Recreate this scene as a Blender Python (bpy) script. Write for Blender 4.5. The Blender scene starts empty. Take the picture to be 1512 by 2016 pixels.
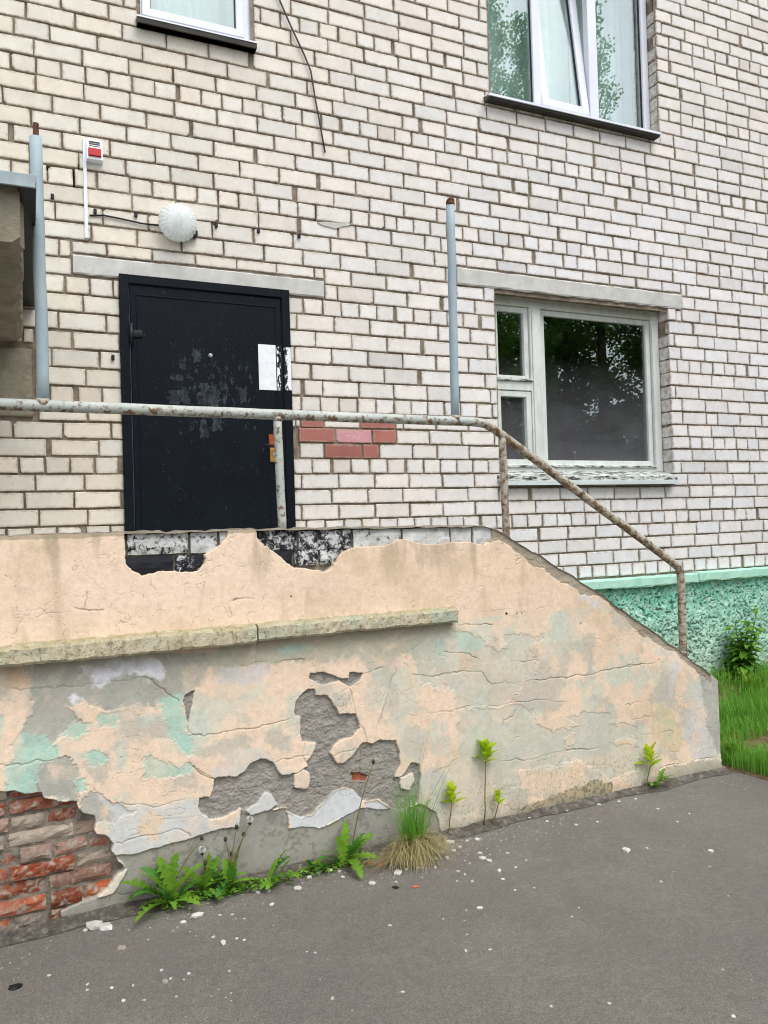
import bpy, bmesh, math, random
import numpy as np
from mathutils import Vector

# ------------------------------------------------------------------ camera
FPX = 1540.0                                    # focal length in photo pixels
YAW = math.radians(90) - math.atan(3414/FPX)    # looks this far to the right of the wall's normal
ROLL = math.atan(.03); PITCH = math.atan(24/FPX)
CAM = np.array([0.0, -4.93, 1.6])
FW = np.array([math.sin(YAW)*math.cos(PITCH), math.cos(YAW)*math.cos(PITCH), math.sin(PITCH)])
RW = np.array([math.cos(YAW), -math.sin(YAW), 0.0]); UPW = np.cross(RW, FW)
RT = math.cos(ROLL)*RW - math.sin(ROLL)*UPW
UP = math.sin(ROLL)*RW + math.cos(ROLL)*UPW
scene = bpy.context.scene
cam_data = bpy.data.cameras.new('camera'); cam = bpy.data.objects.new('camera', cam_data)
scene.collection.objects.link(cam); scene.camera = cam
cam_data.sensor_fit = 'VERTICAL'; cam_data.sensor_height = 36.0
cam_data.lens = FPX/2016*36; cam_data.clip_start = .05; cam_data.clip_end = 800
from mathutils import Matrix
m = Matrix.Identity(4)
for i in range(3):
    m[i][0] = RT[i]; m[i][1] = UP[i]; m[i][2] = -FW[i]; m[i][3] = CAM[i]
cam.matrix_world = m

# ------------------------------------------------------------------ light
SUN_EL, SUN_AZ = math.radians(58), math.radians(160)      # azimuth clockwise from +Y
world = bpy.data.worlds.new('World'); scene.world = world; world.use_nodes = True
wn = world.node_tree.nodes; wl = world.node_tree.links
sky = wn.new('ShaderNodeTexSky'); sky.sky_type = 'NISHITA'; sky.sun_disc = False
sky.sun_elevation = SUN_EL; sky.sun_rotation = SUN_AZ; sky.dust_density = 1.5; sky.air_density = 1.0
hs = wn.new('ShaderNodeHueSaturation'); hs.inputs['Saturation'].default_value = .26
wl.new(sky.outputs[0], hs.inputs['Color']); wl.new(hs.outputs[0], wn['Background'].inputs['Color'])
wn['Background'].inputs['Strength'].default_value = .14
sd = bpy.data.lights.new('sun', 'SUN'); sd.energy = 1.1; sd.angle = math.radians(38); sd.color = (1, .98, .955)
sun = bpy.data.objects.new('sun', sd); scene.collection.objects.link(sun)
sdir = Vector((math.sin(SUN_AZ)*math.cos(SUN_EL), math.cos(SUN_AZ)*math.cos(SUN_EL), math.sin(SUN_EL)))
sun.rotation_euler = sdir.to_track_quat('Z', 'Y').to_euler(); sun.location = (0, -10, 20)
scene.view_settings.view_transform = 'Standard'; scene.view_settings.look = 'None'
scene.view_settings.exposure = 1.0; scene.view_settings.gamma = 1.0
scene.render.engine = 'CYCLES'; scene.cycles.filter_width = 1.05

# ------------------------------------------------------------------ pixel -> place
def ray(x, y): return FW + (x-756)/FPX*RT + (1008-y)/FPX*UP
def wall(x, y, Y=0.0): d = ray(x, y); return CAM + (Y-CAM[1])/d[1]*d
def gnd(x, y, Z=0.0): d = ray(x, y); return CAM + (Z-CAM[2])/d[2]*d
SK, SY0, SX0 = .035, -1.432, -.147              # plane of the stair's side wall: Y = SY0 + SK (X - SX0)
def ys(X): return SY0 + SK*(X-SX0)
def st(x, y, off=0.0):
    d = ray(x, y); t = (SY0+off+SK*(CAM[0]-SX0)-CAM[1])/(d[1]-SK*d[0]); return CAM + t*d
def proj(P):
    d = np.asarray(P, float)-CAM; z = d@FW; return 756+FPX*(d@RT)/z, 1008-FPX*(d@UP)/z

# ------------------------------------------------------------------ colour + noise
ALB = .92
def lin(c):
    c = np.asarray(c, float)/255.0
    return np.where(c <= .04045, c/12.92, ((c+.055)/1.055)**2.4)
def col(r, g, b, k=ALB): return tuple((lin((r, g, b))*k).tolist())+(1.0,)
def vn(x, y, f, seed):
    x = x*f; y = y*f; xi = np.floor(x).astype(np.int64); yi = np.floor(y).astype(np.int64)
    u = x-xi; v = y-yi; u = u*u*(3-2*u); v = v*v*(3-2*v)
    def h(a, b):
        q = (a*374761393 + b*668265263 + seed*1274126177) & 0xffffffff
        q = ((q ^ (q >> 13))*1103515245) & 0xffffffff
        q = ((q ^ (q >> 15))*668265263) & 0xffffffff
        return ((q ^ (q >> 16)) & 0xffff)/65535.0
    return (h(xi, yi)*(1-u)+h(xi+1, yi)*u)*(1-v)+(h(xi, yi+1)*(1-u)+h(xi+1, yi+1)*u)*v
def fbm(x, y, f, seed, octv=4, g=.5):
    s = 0; a = 1; t = 0
    for i in range(octv): s = s+a*vn(x, y, f*2**i, seed+i*17); t += a; a *= g
    return s/t
def inpoly(px, py, poly):
    poly = np.asarray(poly, float); out = np.zeros(px.shape, bool)
    sel = (px >= poly[:, 0].min()) & (px <= poly[:, 0].max()) & (py >= poly[:, 1].min()) & (py <= poly[:, 1].max())
    if not sel.any(): return out
    x = px[sel]; y = py[sel]; ins = np.zeros(x.shape, bool); j = len(poly)-1
    for i in range(len(poly)):
        xi, yi = poly[i]; xj, yj = poly[j]
        if yi != yj: ins ^= ((yi > y) != (yj > y)) & (x < (xj-xi)*(y-yi)/(yj-yi)+xi)
        j = i
    out[sel] = ins; return out
def polydist(px, py, line, reach):
    line = np.asarray(line, float); d = np.full(px.shape, 9.0)
    for a, b in zip(line[:-1], line[1:]):
        lo = np.minimum(a, b)-reach; hi = np.maximum(a, b)+reach
        s = (px > lo[0]) & (px < hi[0]) & (py > lo[1]) & (py < hi[1])
        if not s.any(): continue
        ab = b-a; L = max(ab@ab, 1e-9); t = np.clip(((px[s]-a[0])*ab[0]+(py[s]-a[1])*ab[1])/L, 0, 1)
        q = np.hypot(px[s]-a[0]-t*ab[0], py[s]-a[1]-t*ab[1]); d[s] = np.minimum(d[s], q)
    return d

# ------------------------------------------------------------------ objects
COL = scene.collection
def tag(o, label, cat, group=None, kind=None):
    if label: o['label'] = label
    if cat: o['category'] = cat
    if group: o['group'] = group
    if kind: o['kind'] = kind
    return o
def empty(name, loc, label=None, cat=None, group=None):
    o = bpy.data.objects.new(name, None); COL.objects.link(o); o.location = loc; o.empty_display_size = .1
    return tag(o, label, cat, group)
def origin(o):
    v = Vector((0, 0, 0))
    while o is not None: v += o.location; o = o.parent
    return v
def link_mesh(name, me, mat, parent=None, loc=None, smooth=False):
    o = bpy.data.objects.new(name, me); COL.objects.link(o)
    if mat is not None: me.materials.append(mat)
    if parent is not None: o.parent = parent
    if loc is not None: o.location = Vector(loc) - (origin(parent) if parent is not None else Vector((0, 0, 0)))
    elif parent is not None: o.location = -origin(parent)
    if smooth: me.polygons.foreach_set('use_smooth', [True]*len(me.polygons))
    return o
class MB:
    """collects faces in world space; build() links them as one mesh object"""
    def __init__(s): s.v = []; s.f = []; s.t = []
    def add(s, vs, fs, tint=None):
        b = len(s.v); s.v += [tuple(p) for p in vs]; s.f += [tuple(i+b for i in f) for f in fs]
        if tint is not None: s.t += [tint]*len(vs)
        return s
    def box(s, x0, x1, y0, y1, z0, z1, bev=.0, tint=None):
        if bev <= 0:
            v = [(x, y, z) for x in (x0, x1) for y in (y0, y1) for z in (z0, z1)]
            f = [(0, 1, 3, 2), (4, 6, 7, 5), (0, 4, 5, 1), (2, 3, 7, 6), (0, 2, 6, 4), (1, 5, 7, 3)]
            return s.add(v, f, tint)
        bm = bmesh.new(); bmesh.ops.create_cube(bm, size=1.0)
        for p in bm.verts: p.co = ((x0+x1)/2+p.co.x*(x1-x0), (y0+y1)/2+p.co.y*(y1-y0), (z0+z1)/2+p.co.z*(z1-z0))
        bmesh.ops.bevel(bm, geom=bm.edges[:], offset=bev, segments=2, profile=.5, affect='EDGES')
        bm.verts.index_update(); s.add([p.co[:] for p in bm.verts], [[p.index for p in f.verts] for f in bm.faces], tint); bm.free()
        return s
    def tube(s, pts, rad, n=12, caps=True):
        pts = [Vector(p) for p in pts]; k = len(pts); rad = rad if hasattr(rad, '__len__') else [rad]*k
        ref = None; vs = []
        for i, p in enumerate(pts):
            d = (pts[min(i+1, k-1)]-pts[max(i-1, 0)]).normalized()
            if ref is None: ref = d.orthogonal().normalized()
            ref = (ref-d*ref.dot(d)); ref = ref.normalized() if ref.length > 1e-6 else d.orthogonal().normalized()
            o = d.cross(ref)
            vs += [p+(ref*math.cos(2*math.pi*j/n)+o*math.sin(2*math.pi*j/n))*rad[i] for j in range(n)]
        fs = [(i*n+j, i*n+(j+1) % n, (i+1)*n+(j+1) % n, (i+1)*n+j) for i in range(k-1) for j in range(n)]
        if caps: fs += [tuple(range(n))[::-1], tuple(range((k-1)*n, k*n))]
        return s.add(vs, fs)
    def prism(s, poly, y0, y1):                  # poly in (x, z), front at y0
        n = len(poly); v = [(p[0], y0, p[1]) for p in poly]+[(p[0], y1, p[1]) for p in poly]
        return s.add(v, [tuple(range(n)), tuple(range(2*n-1, n-1, -1))]+[(i, n+i, n+(i+1) % n, (i+1) % n) for i in range(n)])
    def lathe(s, c, ax, prof, n=32):             # prof: (radius, height along ax)
        ax = Vector(ax).normalized(); u = ax.orthogonal().normalized(); w = ax.cross(u); c = Vector(c); vs = []
        for r, h in prof: vs += [c+ax*h+(u*math.cos(2*math.pi*j/n)+w*math.sin(2*math.pi*j/n))*r for j in range(n)]
        return s.add(vs, [(i*n+j, i*n+(j+1) % n, (i+1)*n+(j+1) % n, (i+1)*n+j) for i in range(len(prof)-1) for j in range(n)])
    def build(s, name, mat, parent=None, smooth=False, at=None):
        o0 = Vector(at) if at is not None else (origin(parent) if parent is not None else Vector((0, 0, 0)))
        me = bpy.data.meshes.new(name); me.from_pydata([tuple(Vector(p)-o0) for p in s.v], [], s.f)
        if s.t and len(s.t) == len(s.v):
            a = me.attributes.new('tint', 'FLOAT_COLOR', 'POINT'); a.data.foreach_set('color', np.array(s.t, np.float32).ravel())
        bm = bmesh.new(); bm.from_mesh(me); bmesh.ops.recalc_face_normals(bm, faces=bm.faces); bm.to_mesh(me); bm.free()
        return link_mesh(name, me, mat, parent, o0, smooth)
def gridmesh(name, V, keep, mat, parent=None, color=None, smooth=True):
    """V (rows, cols, 3) world; keep (rows-1, cols-1) faces to keep"""
    nz, nx = V.shape[:2]; o0 = origin(parent) if parent is not None else Vector((0, 0, 0))
    idx = np.arange(nz*nx).reshape(nz, nx)
    q = np.stack([idx[:-1, :-1], idx[:-1, 1:], idx[1:, 1:], idx[1:, :-1]], -1)[keep]
    used = np.zeros(nz*nx, bool); used[q.ravel()] = True; mp = np.cumsum(used)-1
    q = mp[q]; vv = V.reshape(-1, 3)[used]-np.array(o0[:]); me = bpy.data.meshes.new(name)
    me.vertices.add(len(vv)); me.vertices.foreach_set('co', vv.astype(np.float32).ravel())
    me.loops.add(q.size); me.loops.foreach_set('vertex_index', q.astype(np.int32).ravel())
    me.polygons.add(len(q)); me.polygons.foreach_set('loop_start', np.arange(0, q.size, 4, dtype=np.int32))
    me.update(calc_edges=True)
    if color is not None:
        c = np.ones((len(vv), 4), np.float32); c[:, :3] = color.reshape(-1, 3)[used]
        a = me.attributes.new('tint', 'FLOAT_COLOR', 'POINT'); a.data.foreach_set('color', c.ravel())
    return link_mesh(name, me, mat, parent, o0, smooth)

# ------------------------------------------------------------------ materials
class T:
    def __init__(s, name):
        s.m = bpy.data.materials.new(name); s.m.use_nodes = True; s.nt = s.m.node_tree
        s.b = s.nt.nodes['Principled BSDF']; s.out = s.nt.nodes['Material Output']
        s.pos = s.n('NewGeometry').outputs['Position']
    def n(s, t, **k):
        d = s.nt.nodes.new('ShaderNode'+t)
        for a, v in k.items():
            if a in d.inputs.keys(): s.put(d.inputs[a], v)
            else: setattr(d, a, v)
        return d
    def put(s, sock, v):
        if isinstance(v, bpy.types.NodeSocket): s.nt.links.new(v, sock)
        else: sock.default_value = v
    def noise(s, scale, detail=5, rough=.6, vec=None, dist=0):
        d = s.n('TexNoise', Scale=scale, Detail=detail, Roughness=rough, Distortion=dist); s.put(d.inputs['Vector'], vec or s.pos); return d.outputs['Fac']
    def vor(s, scale, feature='F1', vec=None):
        d = s.n('TexVoronoi', feature=feature, Scale=scale); s.put(d.inputs['Vector'], vec or s.pos); return d.outputs['Distance']
    def scaled(s, v):
        d = s.n('Mapping'); s.put(d.inputs['Vector'], s.pos); d.inputs['Scale'].default_value = v; return d.outputs[0]
    def ramp(s, fac, stops, interp='LINEAR'):
        d = s.n('ValToRGB'); e = d.color_ramp.elements; d.color_ramp.interpolation = interp
        while len(e) < len(stops): e.new(.5)
        for i, (p, c) in enumerate(stops): e[i].position = p; e[i].color = c if hasattr(c, '__len__') else (c, c, c, 1)
        s.put(d.inputs[0], fac); return d.outputs[0]
    def mix(s, f, a, b, mode='MIX'):
        d = s.n('Mix', data_type='RGBA', blend_type=mode); s.put(d.inputs[0], f); s.put(d.inputs[6], a); s.put(d.inputs[7], b); return d.outputs[2]
    def math(s, op, a, b=0.0, clamp=False):
        d = s.n('Math', operation=op, use_clamp=clamp); s.put(d.inputs[0], a); s.put(d.inputs[1], b); return d.outputs[0]
    def attr(s, name='tint'): return s.n('Attribute', attribute_name=name).outputs['Color']
    def bump(s, h, strength=.4, dist=.01):
        d = s.n('Bump', Strength=strength, Distance=dist); s.put(d.inputs['Height'], h); s.put(s.b.inputs['Normal'], d.outputs[0]); return s
    def fin(s, c, rough=.8, spec=.3, metal=0.0):
        s.put(s.b.inputs['Base Color'], c); s.put(s.b.inputs['Roughness'], rough); s.b.inputs['Specular IOR Level'].default_value = spec
        s.b.inputs['Metallic'].default_value = metal; return s.m
G = lambda v: (v, v, v, 1)
def simple(name, c1, c2, scale=8, rough=.8, bump=.3, bscale=60, spec=.3, bdist=.004):
    t = T(name); f = t.ramp(t.noise(scale), [(.35, 0), (.65, 1)])
    if bump: t.bump(t.noise(bscale), bump, bdist)
    return t.fin(t.mix(f, c1, c2), rough, spec)
def make_materials():
    M = {}
    t = T('white_brick'); c = t.mix(1.0, t.attr(), t.ramp(t.noise(9, 6, .7), [(.3, .88), (.7, 1.05)]), 'MULTIPLY')
    c = t.mix(t.ramp(t.noise(16, 6, .75), [(.58, 0), (.72, .30)]), c, col(176, 164, 146))
    c = t.mix(t.ramp(t.noise(5, 6, .7, vec=t.scaled((2.4, 1, .3))), [(.6, 0), (.75, .22)]), c, col(170, 158, 138))
    al = t.n('Attribute', attribute_name='tint').outputs['Alpha']; sm_ = t.math('MULTIPLY', t.math('SUBTRACT', 1.0, al, True), t.ramp(t.noise(22, 6, .8), [(.42, 0), (.6, .85)]))
    c = t.mix(sm_, c, t.ramp(t.noise(40, 4), [(.3, col(142, 126, 104)), (.7, col(186, 174, 154))]))
    c = t.mix(t.ramp(t.noise(70, 3), [(.68, 0), (.76, .5)]), c, col(150, 138, 115))
    c = t.mix(t.ramp(t.noise(1.1, 5, .65), [(.6, 0), (.85, .16)]), c, col(196, 180, 146))
    h = t.math('ADD', t.noise(180, 3), t.math('MULTIPLY', t.noise(25, 4), 1.2)); t.bump(h, .35, .003); M['brick'] = t.fin(c, .78, .25)
    t = T('mortar'); c = t.ramp(t.noise(14, 6, .7), [(.25, col(118, 105, 90)), (.5, col(164, 150, 132)), (.78, col(196, 186, 170))])
    c = t.mix(t.ramp(t.noise(2.2, 3), [(.5, 0), (.75, .35)]), c, col(134, 120, 100))
    t.bump(t.noise(80, 7, .8), 1.0, .02); M['mortar'] = t.fin(c, .95, .1)
    t = T('concrete'); c = t.ramp(t.noise(7, 7, .7), [(.3, col(182, 181, 175)), (.7, col(210, 209, 204))])
    c = t.mix(t.ramp(t.vor(38), [(.05, .7), (.1, 0)]), c, col(120, 112, 98)); t.bump(t.noise(120, 4), .35, .004); M['concrete'] = t.fin(c, .9, .15)
    t = T('canopy_concrete'); c = t.ramp(t.noise(6, 7, .7), [(.3, col(128, 121, 104)), (.7, col(172, 165, 146))])
    t.bump(t.noise(30, 7, .75), .7, .02); M['canopy'] = t.fin(c, .95, .1)
    t = T('painted_render'); c = t.mix(1.0, t.attr(), t.ramp(t.noise(38, 7, .8), [(.28, .80), (.5, .98), (.72, 1.10)]), 'MULTIPLY')
    c = t.mix(t.ramp(t.noise(3.5, 7, .75), [(.5, 0), (.75, .30)]), c, col(170, 152, 128)); t.bump(t.math('ADD', t.noise(140, 4, .7), t.math('MULTIPLY', t.noise(22, 4), .8)), .4, .004); M['render'] = t.fin(c, .88, .2)
    t = T('ledge_concrete'); c = t.ramp(t.noise(16, 7, .75), [(.28, col(128, 120, 98)), (.42, col(198, 187, 158)), (.72, col(224, 214, 188))])
    c = t.mix(t.ramp(t.noise(4, 5, .7), [(.52, 0), (.66, .6)]), c, col(172, 188, 170))
    c = t.mix(t.ramp(t.noise(60, 4, .7), [(.54, 0), (.66, .75)]), c, col(96, 88, 70)); c = t.mix(t.ramp(t.noise(5, 5, .75, vec=t.scaled((2.2, 1, .35))), [(.56, 0), (.68, .6)]), c, col(104, 98, 78)) 
    nz = t.n('SeparateXYZ', Vector=t.n('NewGeometry').outputs['Normal']).outputs['Z']
    moss = t.math('MULTIPLY', t.ramp(nz, [(.3, 0), (.8, 1)]), t.ramp(t.noise(18, 4, .6), [(.35, 0), (.55, 1)]))
    c = t.mix(t.math('MULTIPLY', moss, .5), c, col(160, 150, 100)); t.bump(t.noise(70, 6, .8), .9, .01); M['ledge'] = t.fin(c, .95, .1)
    t = T('red_brick'); c = t.mix(1.0, t.attr(), t.ramp(t.noise(24, 6, .75), [(.3, .72), (.7, 1.1)]), 'MULTIPLY')
    c = t.mix(t.ramp(t.noise(9, 4, .7), [(.45, 0), (.7, .45)]), c, col(186, 158, 140)); c = t.mix(t.ramp(t.noise(20, 5, .7, dist=.6), [(.49, 0), (.62, .9)]), c, col(178, 166, 150)); t.bump(t.noise(60, 6, .75), .9, .012); M['redbrick'] = t.fin(c, .95, .1)
    t = T('rubble_mortar'); c = t.ramp(t.noise(18, 6, .75), [(.28, col(112, 100, 86)), (.5, col(158, 148, 132)), (.75, col(190, 182, 168))])
    t.bump(t.noise(40, 7, .8), 1.0, .02); M['rubble'] = t.fin(c, .96, .1)
    t = T('black_and_white_paint'); a = t.n('SeparateColor', Color=t.attr()).outputs[0]
    f = t.math('ADD', t.math('MULTIPLY', t.noise(26, 7, .8, dist=.4), 1.0), t.math('MULTIPLY', t.math('SUBTRACT', a, .5), .75))
    w = t.ramp(t.noise(12, 5), [(.3, col(176, 176, 168)), (.7, col(222, 224, 224))]); t.bump(t.noise(70, 5), .5, .006)
    M['bwpaint'] = t.fin(t.mix(t.ramp(f, [(.47, 0), (.55, 1)]), w, col(26, 29, 36)), .75, .3)
    for nm, thr, dark in (('pole', .72, (150, 168, 178)), ('rail', .545, (172, 178, 174)), ('slope', .505, (168, 162, 148))):
        t = T('pipe_paint_'+nm); f = t.noise(30, 7, .75, vec=t.scaled((1, 1, 1)))
        c = t.mix(t.ramp(t.noise(6, 4), [(.35, 0), (.65, 1)]), col(*dark), col(dark[0]+18, dark[1]+16, dark[2]+10))
        r = t.ramp(t.noise(55, 5, .7), [(.3, col(74, 56, 42)), (.55, col(122, 96, 70)), (.75, col(150, 130, 102))])
        nz = t.n('SeparateXYZ', Vector=t.n('NewGeometry').outputs['Normal']).outputs['Z']
        f = t.math('SUBTRACT', f, t.math('MULTIPLY', nz, .05)); t.bump(f, .5, .004)
        M['pipe_'+nm] = t.fin(t.mix(t.ramp(f, [(thr-.03, 0), (thr+.05, 1)]), c, r), .55, .4)
    M['rust'] = simple('rust', col(62, 42, 32), col(112, 76, 56), 40, .9, .6, 120)
    t = T('door_paint'); c = t.ramp(t.noise(5, 4), [(.35, col(7, 15, 23)), (.65, col(11, 20, 29))])
    x = t.n('SeparateXYZ', Vector=t.pos)
    dx = t.math('DIVIDE', t.math('ABSOLUTE', t.math('SUBTRACT', x.outputs['X'], 1.10)), .30); dz = t.math('DIVIDE', t.math('ABSOLUTE', t.math('SUBTRACT', x.outputs['Z'], 2.44)), .34)
    near = t.math('SUBTRACT', 1.0, t.math('MAXIMUM', dx, dz), True)
    sc = t.math('ADD', t.noise(26, 6, .8, vec=t.scaled((1.6, 1, .8))), t.math('MULTIPLY', near, .12))
    c = t.mix(t.ramp(sc, [(.62, 0), (.72, .55)]), c, col(96, 104, 110))
    c = t.mix(t.ramp(t.noise(110, 2, .5), [(.73, 0), (.77, .5)]), c, col(130, 134, 136))
    t.bump(t.noise(60, 4), .12, .003); M['door'] = t.fin(c, .55, .12)
    t = T('tape_residue'); f = t.ramp(t.noise(30, 7, .85, vec=t.scaled((1.5, 1, .8))), [(.4, 0), (.75, .8)]); M['tape'] = t.fin(t.mix(f, col(15, 22, 29), col(96, 102, 106)), .75, .12)
    M['door_black'] = simple('black_metal', col(14, 15, 18), col(28, 28, 30), 20, .5, .2)
    t = T('notice_paper'); c = t.ramp(t.noise(20, 4), [(.3, col(226, 228, 232)), (.7, col(246, 247, 250))]); px = t.n('SeparateXYZ', Vector=t.pos).outputs['X']
    f = t.math('SUBTRACT', t.noise(34, 5, .7, vec=t.scaled((1.5, 1, .7))), t.math('MULTIPLY', t.math('ABSOLUTE', t.math('SUBTRACT', px, 1.517)), 6.0))
    M['paper'] = t.fin(t.mix(t.ramp(f, [(.33, 0), (.36, 1)]), c, col(22, 26, 32)), .7, .2)
    M['brass'] = simple('worn_brass', col(150, 108, 36), col(186, 140, 60), 30, .5, .3, 90, .5)
    M['rustred'] = simple('rusty_plate', col(138, 62, 34), col(170, 84, 46), 40, .75, .4, 90)
    M['steel'] = simple('steel', col(150, 152, 152), col(190, 192, 190), 40, .35, 0)
    M['pvc'] = simple('white_pvc', col(222, 226, 238), col(234, 237, 245), 3, .35, 0)
    t = T('old_white_wood'); c = t.mix(t.ramp(t.noise(8, 6, .7, vec=t.scaled((2, 2, .6))), [(.3, 0), (.7, 1)]), col(196, 202, 194), col(228, 231, 228))
    c = t.mix(t.ramp(t.noise(28, 6, .75, vec=t.scaled((1.5, 1, .25))), [(.64, 0), (.72, .7)]), c, col(118, 112, 98)); t.bump(t.noise(50, 5), .3, .004); M['wood'] = t.fin(c, .7, .3)
    t = T('peeling_sill'); c = t.mix(t.ramp(t.noise(26, 7, .8, vec=t.scaled((.45, 1, 1.6))), [(.47, 0), (.55, 1)]), col(205, 210, 204), col(62, 62, 58)); t.bump(t.noise(40, 5), .4, .005); M['sillwood'] = t.fin(c, .8, .2)
    M['silltin'] = simple('sill_tin', col(196, 206, 206), col(214, 222, 222), 4, .4, 0)
    M['silldark'] = simple('sill_underside', col(52, 50, 46), col(70, 66, 60), 9, .8, 0)  # shade below the sills, painted as a darker tin
    for nm, k, grey_cover in (('glass', 4.2, 0), ('dusty_glass', 3.2, 1)):
        t = T('window_'+nm); fc = t.n('LayerWeight', Blend=.5).outputs['Facing']; fr = t.math('MULTIPLY', t.math('ADD', .045, t.math('MULTIPLY', t.math('POWER', fc, 5.0), .95)), k, True)
        tr = t.n('BsdfTransparent'); tr.inputs[0].default_value = (.93, .98, .97, 1) if not grey_cover else (.62, .66, .64, 1)
        gl = t.n('BsdfGlossy'); gl.inputs['Roughness'].default_value = 0.0; gl.inputs['Color'].default_value = (.93, 1, .99, 1)
        mx = t.n('MixShader'); t.put(mx.inputs[0], fr); t.put(mx.inputs[1], tr.outputs[0]); t.put(mx.inputs[2], gl.outputs[0]); o = mx.outputs[0]
        if grey_cover:  # grey layer over the pane, denser towards the bottom
            z = t.n('SeparateXYZ', Vector=t.pos).outputs['Z']
            f = t.math('MULTIPLY', t.ramp(t.math('DIVIDE', t.math('SUBTRACT', 3.1, z), 1.1), [(.2, .0), (.95, .27)]), t.ramp(t.noise(3, 6, .7, vec=t.scaled((1, 1, 2.2))), [(.25, .45), (.75, 1.1)]))
            df = t.n('BsdfDiffuse'); df.inputs[0].default_value = col(160, 158, 166); m2 = t.n('MixShader'); t.put(m2.inputs[0], f); t.put(m2.inputs[1], o); t.put(m2.inputs[2], df.outputs[0]); o = m2.outputs[0]
        t.nt.links.new(o, t.out.inputs['Surface']); M[nm] = t.m
    M['curtain'] = simple('net_curtain', col(190, 205, 202), col(222, 232, 230), 2, .9, 0)
    M['room'] = simple('room_wall', col(92, 90, 86), col(104, 100, 96), 2, .9, 0)
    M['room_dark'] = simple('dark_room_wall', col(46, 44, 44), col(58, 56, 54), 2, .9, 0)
    t = T('mint_stucco'); c = t.mix(1.0, t.attr(), t.ramp(t.noise(30, 5, .7), [(.3, .86), (.7, 1.06)]), 'MULTIPLY'); t.bump(t.noise(110, 4, .7), .5, .006); M['stucco'] = t.fin(c, .85, .2)
    t = T('mint_ledge_paint'); c = t.ramp(t.noise(9, 6, .7), [(.3, col(160, 212, 190)), (.6, col(184, 226, 208)), (.8, col(196, 230, 214))])
    c = t.mix(t.ramp(t.noise(40, 5, .7), [(.63, 0), (.7, .7)]), c, col(120, 130, 112)); t.bump(t.noise(60, 4), .4, .004); M['mintledge'] = t.fin(c, .8, .2)
    t = T('asphalt'); a = 1.36
    c = t.ramp(t.noise(.8, 7, .7), [(.3, col(114, 112, 106, a)), (.5, col(133, 127, 120, a)), (.72, col(148, 143, 135, a))])
    c = t.mix(1.0, c, t.ramp(t.noise(48, 5, .8), [(.3, .62), (.7, 1.32)]), 'MULTIPLY'); c = t.mix(1.0, c, t.ramp(t.noise(17, 5, .7), [(.3, .88), (.7, 1.12)]), 'MULTIPLY')
    c = t.mix(t.ramp(t.noise(6, 6, .75), [(.4, .0), (.7, .35)]), c, col(106, 101, 96, a))
    c = t.mix(t.ramp(t.vor(170), [(.12, .0), (.42, .55)]), c, col(72, 68, 64, a)); c = t.mix(t.ramp(t.noise(210, 3, .8), [(.56, 0), (.68, .7)]), c, col(192, 186, 176, a))
    c = t.mix(t.ramp(t.noise(120, 3, .8), [(.33, .75), (.43, 0)]), c, col(64, 60, 56, a))
    c = t.mix(t.ramp(t.math('ABSOLUTE', t.math('SUBTRACT', t.noise(1.6, 6, .6), .5)), [(.0, .22), (.005, 0)]), c, col(84, 78, 72, a))
    c = t.mix(t.ramp(t.vor(9), [(.02, .8), (.045, 0)]), c, col(178, 170, 160, a))
    t.bump(t.math('ADD', t.noise(130, 4, .8), t.math('MULTIPLY', t.noise(14, 4), .6)), .9, .012); M['asphalt'] = t.fin(c, .92, .2)
    M['soil'] = simple('soil', col(96, 78, 56), col(136, 116, 90), 18, .98, 1.0, 40, .1, .03)
    t = T('rubble_dust'); c = t.ramp(t.noise(22, 6, .8), [(.3, col(92, 86, 78)), (.5, col(130, 123, 113)), (.72, col(196, 190, 180))]); t.bump(t.noise(60, 6, .85), 1.0, .03); M['dust'] = t.fin(c, .97, .1)
    for nm, c1, c2, tl in (('leaf', (84, 140, 34), (150, 192, 66), .4), ('young_leaf', (168, 200, 24), (206, 226, 62), .5), ('dark_leaf', (58, 116, 40), (104, 160, 66), .35), ('grass', (84, 152, 40), (148, 200, 84), .4), ('straw', (150, 136, 88), (190, 176, 128), .2), ('tree_leaf', (92, 146, 58), (142, 186, 88), .5), ('conifer_leaf', (66, 94, 42), (104, 130, 64), .4)):
        t = T(nm); c = t.mix(t.math('ADD', t.math('MULTIPLY', t.ramp(t.noise(23, 4), [(.3, 0), (.7, 1)]), .55), t.math('MULTIPLY', t.n('ObjectInfo').outputs['Random'], .45)), col(*c1), col(*c2)); t.fin(c, .55, .3)
        ts = t.n('BsdfTranslucent'); t.put(ts.inputs[0], c); mx = t.n('MixShader'); mx.inputs[0].default_value = tl
        t.put(mx.inputs[1], t.b.outputs[0]); t.put(mx.inputs[2], ts.outputs[0]); t.nt.links.new(mx.outputs[0], t.out.inputs['Surface']); M[nm] = t.m
    M['stem'] = simple('stem', col(98, 96, 52), col(124, 110, 70), 20, .7, 0)
    M['bud'] = simple('bud', col(52, 58, 40), col(70, 72, 48), 40, .8, .3)
    M['fluff'] = simple('seed_fluff', col(186, 188, 180), col(210, 210, 204), 60, .95, .5, 200)
    M['bark'] = simple('bark', col(86, 74, 60), col(116, 104, 88), 12, .95, .8, 30)
    M['chip'] = simple('plaster_chip', col(176, 172, 164), col(218, 214, 208), 20, .9, .5, 90)
    M['chip_grey'] = simple('grey_mortar_chip', col(132, 124, 112), col(164, 156, 142), 20, .9, .6, 90)
    M['chip_red'] = simple('brick_chip', col(190, 96, 66), col(212, 122, 88), 20, .9, .5, 90)
    M['black'] = simple('black_plastic', col(20, 21, 24), col(32, 33, 36), 20, .5, 0)
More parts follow.
